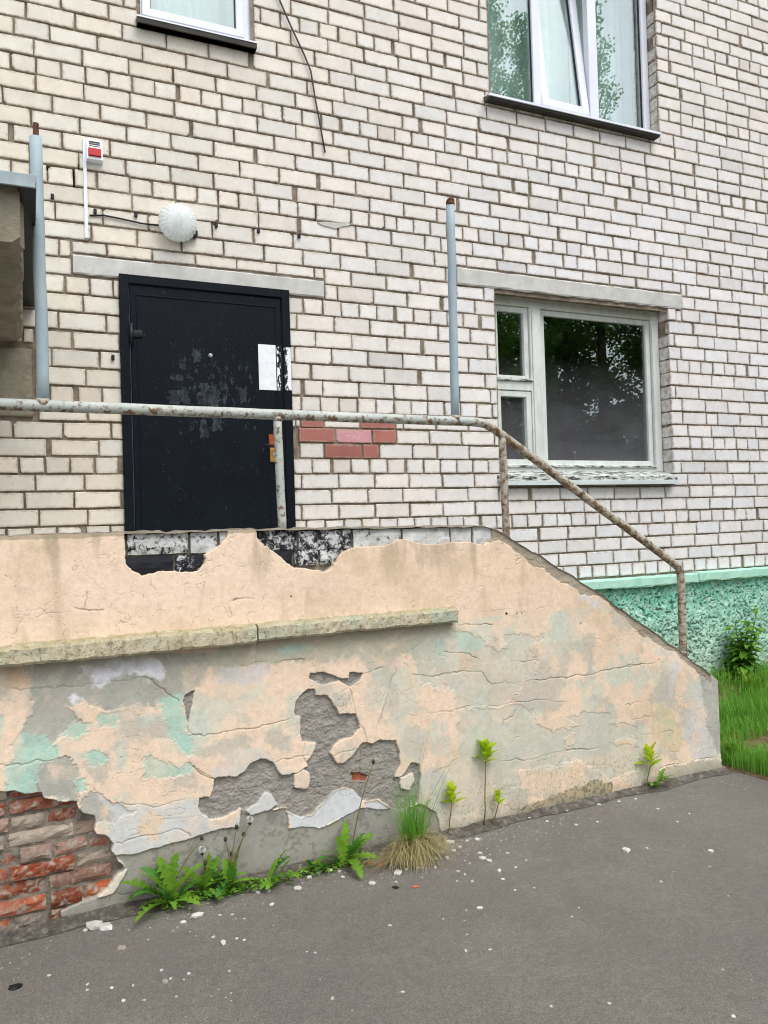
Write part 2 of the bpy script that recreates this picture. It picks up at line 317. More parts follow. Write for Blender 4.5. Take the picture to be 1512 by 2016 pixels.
    M['wire'] = simple('wire', col(62, 58, 56), col(80, 74, 70), 20, .6, 0)
    M['white'] = simple('white_plastic', col(226, 228, 236), col(238, 240, 246), 6, .45, 0)
    M['red'] = simple('red_lens', col(158, 8, 16), col(176, 12, 22), 10, .45, 0, spec=.2)
    M['flash'] = simple('galvanised_flashing', col(150, 164, 168), col(178, 190, 192), 10, .45, .1)
    t = T('lamp_glass'); c = t.ramp(t.noise(60, 4, .7), [(.35, col(226, 234, 228, 1.0)), (.65, col(252, 254, 252, 1.0))]); t.fin(c, .12, .5); t.bump(t.vor(150), .5, .004)
    ts = t.n('BsdfTranslucent'); t.put(ts.inputs[0], c); tp = t.n('BsdfTransparent'); m0 = t.n('MixShader'); m0.inputs[0].default_value = .55; t.put(m0.inputs[1], ts.outputs[0]); t.put(m0.inputs[2], tp.outputs[0])
    mx = t.n('MixShader'); mx.inputs[0].default_value = .55; t.put(mx.inputs[1], t.b.outputs[0]); t.put(mx.inputs[2], m0.outputs[0]); t.nt.links.new(mx.outputs[0], t.out.inputs['Surface']); M['lamp'] = t.m
    return M
M = make_materials()
R = random.Random(7)

# ================================================================== GROUND
mb = MB(); mb.add([(-150, -150, 0), (150, -150, 0), (150, 150, 0), (-150, 150, 0)], [(0, 1, 2, 3)])
tag(mb.build('pavement', M['asphalt']), None, None, kind='structure')

# ================================================================== BUILDING
B = empty('apartment_building', (3, 0, 0), 'pale silicate brick apartment building with black door and mint plinth', 'building')
DOOR = (.511, 1.577, 1.0, 3.157); LW = (3.175, 4.875, 1.90, 3.32); UR = (3.19, 4.856, 4.79, 6.3); UL = (.657, 1.397, 4.77, 6.3)
LIN1 = (.256, 1.828, 3.157, 3.253); LIN1b = (.256, .50, 3.128, 3.157); LIN2 = (2.86, 5.02, 3.325, 3.46); PAD = (-1.6, .03, 2.27, 2.70)
UL2 = (-1.6, -.9, 4.77, 6.3)
KN = [0, 4, 8, 12, 18, 24, 30, 56]; KZ = [1.182, 1.591, 2.0, 2.412, 3.068, 3.71, 4.338, 4.338+26*.1045]
ctr = np.interp(np.arange(57), KN, KZ)
WX0, WX1 = -2.2, 8.2
def cbound(n):
    zb = (ctr[n]+ctr[n-1])/2 if n else 1.13
    return zb, (ctr[n]+ctr[n+1])/2
opens = [DOOR, LW, UR, UL, UL2]; blockers = opens+[LIN1, LIN1b, LIN2, PAD]
def header(n, x):
    if x > 4.88: return n in (0, 4, 10, 16, 24, 30, 36, 42, 48)
    return n in (0, 4, 8, 12, 18, 24, 30, 36, 42, 48)
explicit = {}
for ypx, joints in ((859, [582, 588, 661, 733, 781, 846, 909, 974]), (889, [582, 590, 639, 714, 747, 813, 861, 924, 984]), (835, [582, 592, 638, 709, 779, 794, 859, 922, 985]),
                    (352, [60, 94, 146, 191, 256, 300, 345, 388, 430, 470, 508, 550, 587, 622, 692, 727, 757])):
    n = int(np.argmin(abs(ctr-wall(650 if ypx > 400 else 140, ypx)[2]))); explicit[n] = [float(wall(j, ypx if ypx > 400 else 352+(j-140)*.15)[0]) for j in joints]
redpx = [(592, 637, 826, 842), (709, 780, 826, 842), (588, 660, 844, 874), (735, 780, 844, 874), (640, 712, 876, 905), (716, 748, 876, 905), (578, 590, 844, 905)]
redrect = []
for a, b, c, d in redpx:
    p = wall(a, d); q = wall(b, c); redrect.append((p[0], q[0], p[2], q[2]))
pinkc = wall(697, 859)
rb = random.Random(11)
bricks = []                                        # (x0, x1, z0, z1)
def cut(x0, x1, z0, z1):
    segs = [(x0, x1, z0, z1)]
    for (bx0, bx1, bz0, bz1) in blockers:
        out = []
        for (a, b, c, d) in segs:
            if b <= bx0 or a >= bx1 or d <= bz0+.004 or c >= bz1-.004: out.append((a, b, c, d)); continue
            if a < bx0: out.append((a, bx0-(.0 if (bx0, bx1, bz0, bz1) in opens else .012), c, d))
            if b > bx1: out.append((bx1+(.0 if (bx0, bx1, bz0, bz1) in opens else .012), b, c, d))
            m0, m1 = max(a, bx0), min(b, bx1)
            if d > bz1: out.append((m0, m1, max(c, bz1+.012), d))
            elif c < bz0: out.append((m0, m1, c, min(d, bz0-.008)))
        segs = out
    return [s for s in segs if s[1]-s[0] > .02 and s[3]-s[2] > .026]
for n in range(56):
    zb, zt = cbound(n); z0, z1 = zb+.0058, zt-.0058
    x = WX0+(.135 if n % 2 else 0)+rb.uniform(-.03, .03); run = []
    while x < WX1:
        w = .123 if header(n, x) else .254
        if not header(n, x) and rb.random() < .035: w = rb.choice((.12, .18))
        g = rb.uniform(.008, .014) if rb.random() < .9 else rb.uniform(.018, .036)
        run.append((x, x+w)); x += w+g
    if n in explicit:
        e = explicit[n]; run = [r for r in run if r[1] < e[0]+.01 or r[0] > e[-1]-.01]
        run += [(a+.005, b-.007) for a, b in zip(e[:-1], e[1:])]; run.sort()
        for (a, b), (c, d) in zip(run[:-1], run[1:]):
            if c-b > .045 and (abs(b-e[-1]) < .3 or abs(c-e[0]) < .3): run.append((b+.011, c-.011))
    for a, b in run:
        for s in cut(a, b, z0+rb.uniform(-.002, .002), z1+rb.uniform(-.002, .002)): bricks.append(s+(n,))
def brick_geo(s, rr):
    x0, x1, z0, z1 = s[:4]; w = x1-x0; h = z1-z0
    edge = any(abs(x1-o[0]) < .004 or abs(x0-o[1]) < .004 for o in opens)
    dep = .12 if edge else .07; yf = -rr.uniform(0, .005); P = []
    if abs((x0+x1)/2-pinkc[0]) < .09 and abs((z0+z1)/2-pinkc[2]) < .04: yf = -.002
    def cham(): return rr.uniform(.006, .018) if rr.random() < .10 else rr.uniform(.0015, .004)
    c = [min(cham(), .35*h, .35*w) for _ in range(4)]; j = lambda k=.0022: rr.uniform(-k, k)
    P = [(x0+c[0], z0+j()), (x1-c[1], z0+j()), (x1+j(), z0+c[1]), (x1+j(), z1-c[2]), (x1-c[2], z1+j()), (x0+c[3], z1+j()), (x0+j(), z1-c[3]), (x0+j(), z0+c[0])]
    cx, cz = (x0+x1)/2, (z0+z1)/2; b = .0035; tl = rr.uniform(-.003, .003)
    ins = [(cx+(p[0]-cx)*(1-2*b/w), cz+(p[1]-cz)*(1-2*b/h)) for p in P]
    e_ = min(.016, .3*h); in2 = [(cx+(p[0]-cx)*(1-2*e_/w), cz+(p[1]-cz)*(1-2*e_/h)) for p in P]
    v = [(p[0], yf-.0003+tl*(p[0]-cx)/w, p[1]) for p in in2]+[(p[0], yf+tl*(p[0]-cx)/w, p[1]) for p in ins]+[(p[0], yf+b+tl*(p[0]-cx)/w, p[1]) for p in P]+[(p[0], dep, p[1]) for p in P]
    f = [tuple(range(8))]+[(k*8+i, k*8+(i+1) % 8, k*8+8+(i+1) % 8, k*8+8+i) for k in (0, 1, 2) for i in range(8)]
    return v, f
def brick_tint(s, rr):
    cx, cz = (s[0]+s[1])/2, (s[2]+s[3])/2
    for r in redrect:
        if r[0]-.01 < cx < r[1]+.01 and r[2]-.02 < cz < r[3]+.02:
            if abs(cx-pinkc[0]) < .08 and abs(cz-pinkc[2]) < .04: return col(206, 152, 158)
            k = rr.uniform(.9, 1.06); return col(172*k, 110*k, 101*k)
    if abs(cx-pinkc[0]) < .09 and abs(cz-pinkc[2]) < .04: return col(206, 150, 156)
    t = min(1, max(0, (cx-.2)/3.4)); t = t*(1-.4*max(0, min(1, (cz-3.6)/1.5)))
    a = np.array((227, 220, 205)); b = np.array((232, 229, 229)); k = rr.uniform(.965, 1.015)
    if rr.random() < .05: k *= .95
    c = (a*(1-t)+b*t)*k+np.array((1, 0, -1))*rr.uniform(-2, 3)
    return col(*np.clip(c, 0, 255))
def size_in_photo(s):
    cx, cz = (s[0]+s[1])/2, (s[2]+s[3])/2; u, v = proj((cx, 0, cz))
    if not (-10 < u < 1522 and -10 < v < 2020): return 0
    if v > (1040 if u < 960 else 1040+(u-960)*.65) or (u < 48 and 345 < v < 675): return 0
    a = proj((s[0], 0, s[2])); b = proj((s[1], 0, s[2])); d = proj((s[0], 0, s[3])); return abs(b[0]-a[0])*abs(a[1]-d[1])
order = sorted(range(len(bricks)), key=lambda i: -size_in_photo(bricks[i])); single = set(order[:300])
rest = MB(); rr = random.Random(5)
for i, s in enumerate(bricks):
    v, f = brick_geo(s, rr); t = brick_tint(s, rr)
    if i in single:
        q = MB(); q.add(v, f); q.t = [t[:3]+(1.0 if i_ < 8 else 0.0,) for i_ in range(len(v))]; q.build('brick', M['brick'], B, at=((s[0]+s[1])/2, 0, (s[2]+s[3])/2))
    else: rest.add(v, f); rest.t += [t[:3]+(1.0 if i_ < 8 else 0.0,) for i_ in range(len(v))]
tag(rest.build('brickwork', M['brick'], B), None, None, kind='stuff')
# mortar bed behind the brick faces
nx, nz = 420, 300; X = np.linspace(WX0, WX1, nx); Z = np.linspace(1.10, 7.25, nz); XX, ZZ = np.meshgrid(X, Z)
V = np.stack([XX, .010+.024*(fbm(XX, ZZ, 9, 3, 3)-.5), ZZ], -1)
cx = (XX[:-1, :-1]+XX[1:, 1:])/2; cz = (ZZ[:-1, :-1]+ZZ[1:, 1:])/2; keep = np.ones(cx.shape, bool)
for o in opens: keep &= ~((cx > o[0]+.012) & (cx < o[1]-.012) & (cz > o[2]+.01) & (cz < o[3]-.012))
gaps = [(88, 326, 166, 333), (92, 330, 99, 368), (142, 334, 149, 374), (620, 398, 625, 440), (688, 404, 694, 442), (624, 400, 692, 407), (240, 503, 300, 509)]
for a, b, c, d in gaps:                            # joints that have lost their mortar
    p = wall(a, d); r_ = wall(c, b); keep &= ~((cx > p[0]) & (cx < r_[0]) & (cz > p[2]) & (cz < r_[2]))
gridmesh('mortar', V, keep, M['mortar'], B); MB().box(.0, .36, .062, .09, 3.5, 4.0).build('cavity', M['silldark'], B); MB().box(1.7, 2.2, .062, .09, 3.5, 3.95).build('cavity', M['silldark'], B)  # dark panels paint the shade deep inside the open joints
# jambs, heads and the room behind each opening
def opening(o, depth=.30, sill=True):
    q = MB(); x0, x1, z0, z1 = o
    q.box(x0-.08, x0-.004, .045, depth, z0-.03, z1+.03); q.box(x1+.004, x1+.08, .045, depth, z0-.03, z1+.03)
    q.box(x0-.08, x1+.08, .03, depth, z1+.004, z1+.06); q.box(x0-.08, x1+.08, .03, depth, z0-.08, z0-.004)
    q.build('window_jamb', M['mortar'], B)
def room(o, mat, d=3.0):
    x0, x1, z0, z1 = o[0]-1.2, o[1]+1.2, o[2]-.8, o[3]+.5; q = MB(); y0, y1 = .31, d
    v = [(x, y, z) for x in (x0, x1) for y in (y0, y1) for z in (z0, z1)]
    q.add(v, [(2, 3, 7, 6), (0, 1, 3, 2), (4, 6, 7, 5), (0, 2, 6, 4), (1, 5, 7, 3)])
    X0, X1, Z0, Z1 = o     # the wall around the hole, seen from inside
    w = [(x0, y0, z0), (x1, y0, z0), (x1, y0, z1), (x0, y0, z1), (X0, y0, Z0), (X1, y0, Z0), (X1, y0, Z1), (X0, y0, Z1)]
    q.add(w, [(0, 1, 5, 4), (1, 2, 6, 5), (2, 3, 7, 6), (3, 0, 4, 7)])
    return q.build('room', mat, B)
opening(LW); room(LW, M['room_dark']); opening(UR); room(UR, M['room']); opening(UL); room(UL, M['room']); opening(UL2); room((-1.6, -.9, 4.77, 6.3), M['room'], 1.5)
# lintels
def rough_block(x0, x1, y0, y1, z0, z1, seg, amp, name, mat, parent, seed=1, tint=None):
    """a box cut into slices along x, its edges uneven"""
    r = random.Random(seed); n = max(2, int((x1-x0)/seg)); q = MB(); vs = []; fs = []; c = .006
    for i in range(n+1):
        x = x0+(x1-x0)*i/n; k = lambda a=amp: r.uniform(-a, a)
        ring = [(y0+c+k(.002), z0+k()*.8), (y0+k(.003), z0+c+abs(k())), (y0+k(.003), z1-c-abs(k())), (y0+c+abs(k()), z1+k(.003)), (y1, z1+k(.003)), (y1, z0)]
        vs += [(x+(k() if 0 < i < n else 0), a, b) for a, b in ring]
    m_ = 6
    for i in range(n):
        fs += [(i*m_+j, i*m_+(j+1) % m_, (i+1)*m_+(j+1) % m_, (i+1)*m_+j) for j in range(m_)]
    fs += [tuple(range(m_)), tuple(range(n*m_, n*m_+m_))]
    q.add(vs, fs, tint); return q.build(name, mat, parent)
rough_block(.256, 1.828, -.006, .06, 3.137, 3.25, .05, .004, 'lintel', M['concrete'], B, 3)
rough_block(2.86, 5.02, -.012, .28, 3.332, 3.455, .06, .006, 'lintel', M['concrete'], B, 4)
rough_block(-1.6, .022, -.01, .05, 2.28, 2.675, .06, .006, 'bearing_pad', M['canopy'], B, 5)
# plain storeys above the frame, so that the building shades the yard
MB().box(WX0, WX1, .02, 7, 7.26, 14).build('upper_wall', simple('far_brick', col(214, 206, 192), col(226, 220, 212), 3), B)
# ---- plinth
XX, ZZ = np.meshgrid(np.linspace(3.2, 7.6, 1000), np.linspace(-.05, 1.075, 250))
def pits(f, seed): return np.clip((vn(XX, ZZ, f, seed)-.5)*2.2, -1, 1)
lump = fbm(XX, ZZ, 7, 21, 3); fine = fbm(XX, ZZ, 46, 22, 2); pit = np.clip((fbm(XX, ZZ, 62, 25, 2)-.60)/.10, 0, 1)
Y = -.028-.036*(lump-.5)-.012*(fine-.5)+.015*pit
g = np.clip((ZZ-.08)/.9+.5*(fbm(XX, ZZ, 3, 30, 3)-.5), 0, 1)[..., None]
c = lin((198, 210, 190))*(1-g)+lin((136, 204, 182))*g; k = np.clip((fbm(XX, ZZ, 26, 31, 3)-.5)*3, 0, 1)[..., None]; c = c*(1-k)+lin((196, 232, 214))*k
c = c*(1-.6*np.clip(pit*1.1, 0, 1)[..., None])+lin((28, 84, 70))*(.6*np.clip(pit*1.1, 0, 1)[..., None])  # pits also tinted darker, shade painted into the hollows
gridmesh('plinth', np.stack([XX, Y, ZZ], -1), np.ones((249, 999), bool), M['stucco'], B, c*ALB)
for i, (a, b, z) in enumerate(((1.9, 3.80, 1.072), (3.815, 5.02, 1.066), (5.032, 6.5, 1.074), (6.51, 8.2, 1.07))):
    rough_block(a, b, -.085, .03, z-.026, z+.05, .05, .007, 'plinth_ledge', M['mintledge'], B, 40+i)

# ================================================================== DOOR
door = empty('door', Vector((1.04, 0, 1.05))-Vector((3, 0, 0))); door.parent = B
x0, x1, z0, z1 = DOOR; z0 = 1.17
q = MB(); fw = .055
q.box(x0, x0+fw, -.028, .05, z0, z1, .004).box(x1-fw, x1, -.028, .05, z0, z1, .004).box(x0+fw-.002, x1-fw+.002, -.027, .05, z1-fw, z1, .004); q.build('door_frame', M['door'], door)
MB().box(x0+fw+.006, x1-fw-.006, -.016, .03, z0+.01, z1-fw-.006, .003).build('door_leaf', M['door'], door)
q = MB(); a, b, c, d = x0+.095, x1-.095, z0+.06, z1-.115
for bx in ((a, b, d-.008, d), (a, b, c, c+.008), (a, a+.008, c, d), (b-.008, b, c, d)): q.box(bx[0], bx[1], -.020, -.012, bx[2], bx[3], .002)
q.build('raised_bead', M['door'], door)
for z in (2.79, 1.45):
    q = MB(); q.tube([(x0+.062, -.034, z-.065), (x0+.062, -.034, z+.065)], .013, 12); q.box(x0+.06, x0+.13, -.026, -.014, z-.012, z+.03, .003); q.build('hinge', M['door_black'], door, True)
p = wall(509, 768); r_ = wall(570, 683)
MB().box(p[0], x1-fw-.004, -.0195, -.0165, p[2], r_[2]).build('paper_notice', M['paper'], door); MB().box(x1-fw+.004, x1-.004, -.0315, -.0285, p[2]+.002, r_[2]-.012).build('paper_notice', M['paper'], door)
q = MB(); pk = wall(413, 701); q.lathe((pk[0], -.016, pk[2]), (0, -1, 0), [(.0001, .012), (.008, .011), (.013, .006), (.013, 0)], 16); q.build('peephole', M['steel'], door, True)
for a, b, c, d in ((378, 688, 396, 716), (352, 704, 366, 730), (333, 736, 362, 752), (328, 764, 378, 796), (386, 752, 432, 800), (392, 820, 408, 862), (415, 815, 436, 850), (470, 760, 486, 800)):
    p = wall(a, d); r_ = wall(c, b); ct = ((p[0]+r_[0])/2, (p[2]+r_[2])/2); hw, hh = (r_[0]-p[0])/2, (r_[2]-p[2])/2; pg = []
    for i in range(22):
        t_ = i/22*2*math.pi; u, v = math.cos(t_), math.sin(t_); m_ = max(abs(u), abs(v))*R.uniform(.9, 1.75); pg.append((ct[0]+hw*u/m_, ct[1]+hh*v/m_))
    MB().prism(pg, -.0166, -.0155).build('tape_scrap', M['tape'], door)
lk = empty('lock_plate', Vector((1.46, -.02, 2.11))-origin(door)); lk.parent = door
q = MB(); q.box(1.412, 1.497, -.026, -.014, 2.118, 2.203, .002); q.build('upper_plate', M['rustred'], lk)
q = MB(); q.box(1.417, 1.497, -.030, -.014, 2.024, 2.116, .004); q.build('escutcheon', M['brass'], lk)
q = MB(); q.lathe((1.452, -.028, 2.072), (0, -1, 0), [(.0001, .010), (.008, .010), (.016, .007), (.018, 0)], 20); q.build('keyhole', M['steel'], lk, True)
q = MB(); q.tube([(1.475, -.02, 2.125), (1.475, -.065, 2.125), (1.462, -.075, 2.125), (1.36, -.072, 2.128)], [.010, .010, .010, .008], 10); q.build('handle', M['black'], lk, True)

# ================================================================== WINDOWS
def bar(q, a, b, c, d, y0, y1, bev=.006): q.box(a, b, y0, y1, c, d, bev)
def ring(q, x0, x1, z0, z1, w, y0, y1, bev=.006):
    bar(q, x0, x0+w, z0, z1, y0, y1, bev); bar(q, x1-w, x1, z0, z1, y0, y1, bev)
    bar(q, x0+w-.003, x1-w+.003, z0, z0+w, y0+.0015, y1-.0015, bev); bar(q, x0+w-.003, x1-w+.003, z1-w, z1, y0+.0015, y1-.0015, bev)
def pane(x0, x1, z0, z1, y, mat, parent): return MB().box(x0, x1, y, y+.008, z0, z1).build('pane', mat, parent)
def drip_sill(x0, x1, z, y0, parent, tin=M['silltin'], h=.018):
    q = MB(); q.add([(x0, .12, z+.04), (x1, .12, z+.04), (x1, y0, z), (x0, y0, z), (x0, y0, z-h), (x1, y0, z-h), (x1, y0+.012, z-h), (x0, y0+.012, z-h), (x1, y0+.012, z-.008), (x0, y0+.012, z-.008), (x1, .12, z+.03), (x0, .12, z+.03)],
                     [(0, 1, 2, 3), (3, 2, 5, 4), (4, 5, 6, 7), (7, 6, 8, 9), (9, 8, 10, 11), (0, 3, 4, 7, 9, 11), (1, 10, 8, 6, 5, 2)])
    o = q.build('sill', tin, parent); return o
def curtain(x0, x1, z0, z1, y, parent, seed, mat=M['curtain']):
    n = 90; q = MB(); vs = []; r = random.Random(seed); ph = [r.uniform(0, 6) for _ in range(4)]
    for i in range(n+1):
        x = x0+(x1-x0)*i/n; yy = y+.022*math.sin(x*34+ph[0])+.014*math.sin(x*61+ph[1])+.01*math.sin(x*13+ph[2]); vs += [(x, yy, z0), (x, yy, z1)]
    q.add(vs, [(2*i, 2*i+2, 2*i+3, 2*i+1) for i in range(n)]); return q.build('curtain', mat, parent, True)
# upper right: three lights, the middle one tilted open
W1 = empty('window', Vector((4.02, .1, 4.8))-origin(B)); W1.parent = B; W1['label'] = 'white plastic window with tilted middle sash'
yb, yt = .10, .165; wx0, wx1, wz0, wz1 = 3.192, 4.853, 4.80, 6.29
q = MB(); ring(q, wx0, wx1, wz0, wz1, .062, yb, yt); bar(q, 3.672, 3.744, wz0+.06, wz1-.06, yb+.002, yt-.002); bar(q, 4.222, 4.312, wz0+.06, wz1-.06, yb+.002, yt-.002); q.build('frame', M['pvc'], W1)
pane(wx0+.05, 3.68, wz0+.05, wz1-.05, yb+.03, M['glass'], W1); pane(4.305, wx1-.05, wz0+.05, wz1-.05, yb+.03, M['glass'], W1)
q = MB()
for a, b in ((wx0+.062, 3.672), (4.312, wx1-.062)):      # black gaskets
    for e in ((a, a+.006, wz0+.062, wz1-.062), (b-.006, b, wz0+.062, wz1-.062), (a, b, wz0+.062, wz0+.068)): q.box(e[0], e[1], yb+.022, yb+.036, e[2], e[3])
q.build('gasket', M['black'], W1)
sash = empty('tilted_sash', Vector((3.98, yb+.02, wz0+.07))-origin(W1)); sash.parent = W1; sash.rotation_euler = (math.radians(-7.0), 0, 0)
so = origin(sash); q = MB(); ring(q, 3.75, 4.216, wz0+.07, wz1-.07, .07, yb+.0, yb+.07); q.build('sash_frame', M['pvc'], sash)
pane(3.81, 4.156, wz0+.13, wz1-.13, yb+.03, M['glass'], sash)
q = MB(); a, b, c_, d_ = 3.82, 4.146, wz0+.14, wz1-.14
for e in ((a, a+.006, c_, d_), (b-.006, b, c_, d_), (a, b, c_, c_+.006), (a, b, d_-.006, d_)): q.box(e[0], e[1], yb+.02, yb+.036, e[2], e[3])
q.build('gasket', M['black'], sash)
drip_sill(3.14, 4.80, 4.755, -.080, W1, M['pvc'], .017); MB().box(3.15, 4.79, -.068, .0, 4.722, 4.739).build('sill_underside', M['silldark'], W1); MB().box(3.16, 4.85, .02, .12, 4.70, 4.785).build('sill_bed', M['silldark'], W1)  # dark strip paints the shade under the sill's overhang
curtain(3.0, 4.25, 4.6, 6.6, .38, W1, 1); curtain(4.27, 5.1, 4.6, 6.6, .40, W1, 2)
# upper left
W2 = empty('window', Vector((1.03, .03, 4.8))-origin(B)); W2.parent = B; W2['label'] = 'small white plastic window above the door'
q = MB(); ring(q, .658, 1.396, 4.775, 6.29, .062, .03, .10); q.build('frame', M['pvc'], W2)
q = MB(); ring(q, .69, 1.335, 4.80, 6.2, .052, .018, .075); q.build('sash_frame', M['pvc'], W2); pane(.73, 1.30, 4.84, 6.16, .045, M['glass'], W2)
q = MB(); ring(q, .741, 1.284, 4.851, 6.15, .006, .036, .05, 0); q.build('gasket', M['black'], W2)
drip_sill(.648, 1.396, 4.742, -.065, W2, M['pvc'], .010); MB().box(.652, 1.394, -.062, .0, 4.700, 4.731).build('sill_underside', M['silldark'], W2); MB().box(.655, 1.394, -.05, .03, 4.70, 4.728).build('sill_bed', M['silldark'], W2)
curtain(.4, 1.7, 4.6, 6.6, .36, W2, 3)
W4 = empty('window', Vector((-1.25, .03, 4.8))-origin(B)); W4.parent = B
q = MB(); ring(q, -1.6, -.902, 4.775, 6.29, .062, .03, .10); q.build('frame', M['pvc'], W4); pane(-1.55, -.95, 4.83, 6.24, .05, M['glass'], W4); drip_sill(-1.61, -.90, 4.742, -.065, W4, M['pvc'])
# lower: old wooden frame, wide pane and two small ones
W3 = empty('window', Vector((4.0, .12, 1.95))-origin(B)); W3.parent = B; W3['label'] = 'old wooden window with one wide and two small panes'
yb, yt = .11, .19; lx0, lx1, lz0, lz1 = 3.18, 4.87, 1.955, 3.325
q = MB(); ring(q, lx0, lx1, lz0, lz1, .07, yb, yt, .004); bar(q, 3.565, 3.672, lz0+.06, lz1-.06, yb+.003, yt, .004); bar(q, lx0+.06, 3.57, 2.60, 2.672, yb+.004, yt, .004); q.build('frame', M['wood'], W3)
q = MB(); ring(q, 3.676, 4.796, 2.022, 3.252, .042, yb+.028, yt-.01, .004); q.build('sash_frame', M['wood'], W3)
q = MB(); ring(q, lx0+.06, 3.562, 2.676, 3.252, .042, yb+.022, yt-.01, .004); q.build('sash_frame', M['wood'], W3)
q = MB(); ring(q, lx0+.06, 3.562, 2.022, 2.596, .045, yb+.010, yt-.01, .004); q.build('sash_frame', M['wood'], W3)
q = MB(); q.box(3.58, 3.66, yb-.008, yb+.01, 2.05, 3.24, .004); q.build('mullion_cover', M['wood'], W3)
q = MB(); q.box(lx0+.05, 3.575, yb-.014, yb+.02, 2.672, 2.69, .003); q.box(3.20, 4.80, yb-.014, yb+.02, 2.004, 2.022, .003); q.build('drip_bead', M['sillwood'], W3)
pane(3.71, 4.76, 2.05, 3.22, yb+.05, M['dusty_glass'], W3); pane(lx0+.09, 3.53, 2.71, 3.22, yb+.05, M['dusty_glass'], W3); pane(lx0+.09, 3.53, 2.055, 2.56, yb+.045, M['dusty_glass'], W3)
q = MB(); q.add([(3.12, .115, 1.975), (4.90, .115, 1.975), (4.86, -.055, 1.925), (3.16, -.055, 1.925), (3.16, -.055, 1.885), (4.86, -.055, 1.885), (4.90, .115, 1.895), (3.12, .115, 1.895)],
                [(0, 1, 2, 3), (3, 2, 5, 4), (4, 5, 6, 7), (0, 3, 4, 7), (1, 6, 5, 2)]); q.build('sill_board', M['sillwood'], W3)
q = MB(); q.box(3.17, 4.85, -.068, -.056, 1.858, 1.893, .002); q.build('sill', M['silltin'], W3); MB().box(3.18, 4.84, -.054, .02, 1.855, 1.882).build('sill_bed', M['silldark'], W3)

# ================================================================== THINGS ON THE WALL
def wallpts(pts, y): return [Vector(wall(px_, py_, y)) for px_, py_ in pts]
L = empty('wall_lamp', (.861, 0, 3.49), 'round prismatic glass wall lamp above the black door', 'lamp')
q = MB(); prof = [(.0001, .040), (.03, .039), (.06, .035), (.085, .027), (.104, .014), (.116, -.006), (.119, -.02), (.116, -.035), (.10, -.055), (.085, -.06)]
q.lathe((.861, -.082, 3.495), (-.05, -1, -.08), prof, 96)
lc = Vector((.861, -.082, 3.495))
q.v = [tuple(lc+(Vector(p)-lc)*(1.0 if (i % 96) % 4 < 2 or i < 96*3 else .965)) for i, p in enumerate(q.v)]
q.build('glass_dome', M['lamp'], L, True)
q = MB(); q.lathe((.861, -.002, 3.495), (0, -1, 0), [(.06, 0), (.085, .004), (.10, .04), (.09, .052), (.0001, .055)], 32); q.build('lamp_base', M['white'], L, True)
q = MB(); q.lathe((.861, -.055, 3.495), (0, -1, 0), [(.0001, .046), (.02, .043), (.03, .03), (.022, .010), (.016, 0)], 20); q.build('bulb', M['fluff'], L, True)
q = MB(); q.box(.957, .985, -.05, -.006, 3.43, 3.468, .004); q.build('clip', M['black'], L)
A = empty('alarm_sounder', (.386, 0, 3.81), 'small white alarm sounder with red lens beside white trunking', 'alarm')
q = MB(); q.add([(.343, 0, 3.945), (.436, 0, 3.945), (.436, 0, 3.812), (.343, 0, 3.812), (.345, -.03, 3.942), (.434, -.03, 3.942), (.434, -.052, 3.815), (.345, -.052, 3.815)],
                [(4, 5, 6, 7), (0, 1, 5, 4), (1, 2, 6, 5), (2, 3, 7, 6), (3, 0, 4, 7)]); q.build('casing', M['white'], A)
q = MB(); q.add([(.352, -.034, 3.885), (.427, -.034, 3.885), (.427, -.046, 3.832), (.352, -.046, 3.832), (.355, -.052, 3.882), (.424, -.052, 3.882), (.424, -.064, 3.835), (.355, -.064, 3.835)],
                [(4, 5, 6, 7), (0, 1, 5, 4), (1, 2, 6, 5), (2, 3, 7, 6), (3, 0, 4, 7)]); q.build('red_lens', M['red'], A)
for i in range(3): z = 3.925-i*.013; MB().box(.358, .42, -.0385, -.030, z-.0025, z+.0025).build('slot', M['wire'], A)
p0, p1 = wall(169, 276), wall(170, 470)
tag(MB().box(.325, .345, -.016, 0, p1[2], p0[2]+.005, .002).build('cable_trunking', M['white'], at=(.335, 0, p1[2])), 'narrow white plastic cable trunking below the alarm sounder', 'trunking')
q = MB(); q.tube(wallpts([(176, 424), (205, 424), (240, 431), (280, 440), (318, 444)], -.012), .0055, 8); tag(q.build('lamp_cable', M['black'], None, True, at=wall(176, 424)), 'black cable running from the trunking to the round lamp', 'cable')
q = MB(); q.tube(wallpts([(530, -60), (552, 4), (572, 50), (600, 110), (612, 140), (620, 190), (630, 245), (640, 300)], -.02), .006, 8); tag(q.build('loose_wire', M['wire'], None, True, at=wall(552, 4)), 'loose dark wire hanging down the upper brick wall', 'wire')
for px_, py_, lab in ((187, 417, 'black wall plug where the lamp cable starts'), (267, 423, 'black wall plug over the lamp cable, left of the lamp'), (425, 444, 'black wall plug just right of the round lamp'),
                      (508, 455, 'black wall plug between the lamp and the cracked brick, middle one'), (588, 465, 'black wall plug farthest right of the lamp, before the cracked brick'), (103, 388, 'black wall plug near the tall pole by the canopy'), (222, 704, 'round dark bolt in the brick left of the black door')):
    p = wall(px_, py_); q = MB(); q.box(p[0]-.009, p[0]+.009, -.02, .004, p[2]-.016, p[2]+.014, .003)
    tag(q.build('wall_plug', M['black'], at=(p[0], 0, p[2])), lab, 'plug', 'black plugs in the brick wall')
pg = [tuple(wall(a, b)[[0, 2]]) for a, b in ((624, 438), (640, 437), (668, 440), (692, 441), (686, 445), (672, 447), (660, 451), (650, 448), (634, 444))]
MB().prism(pg, -.008, .0).build('mortar_smear', M['concrete'], B)
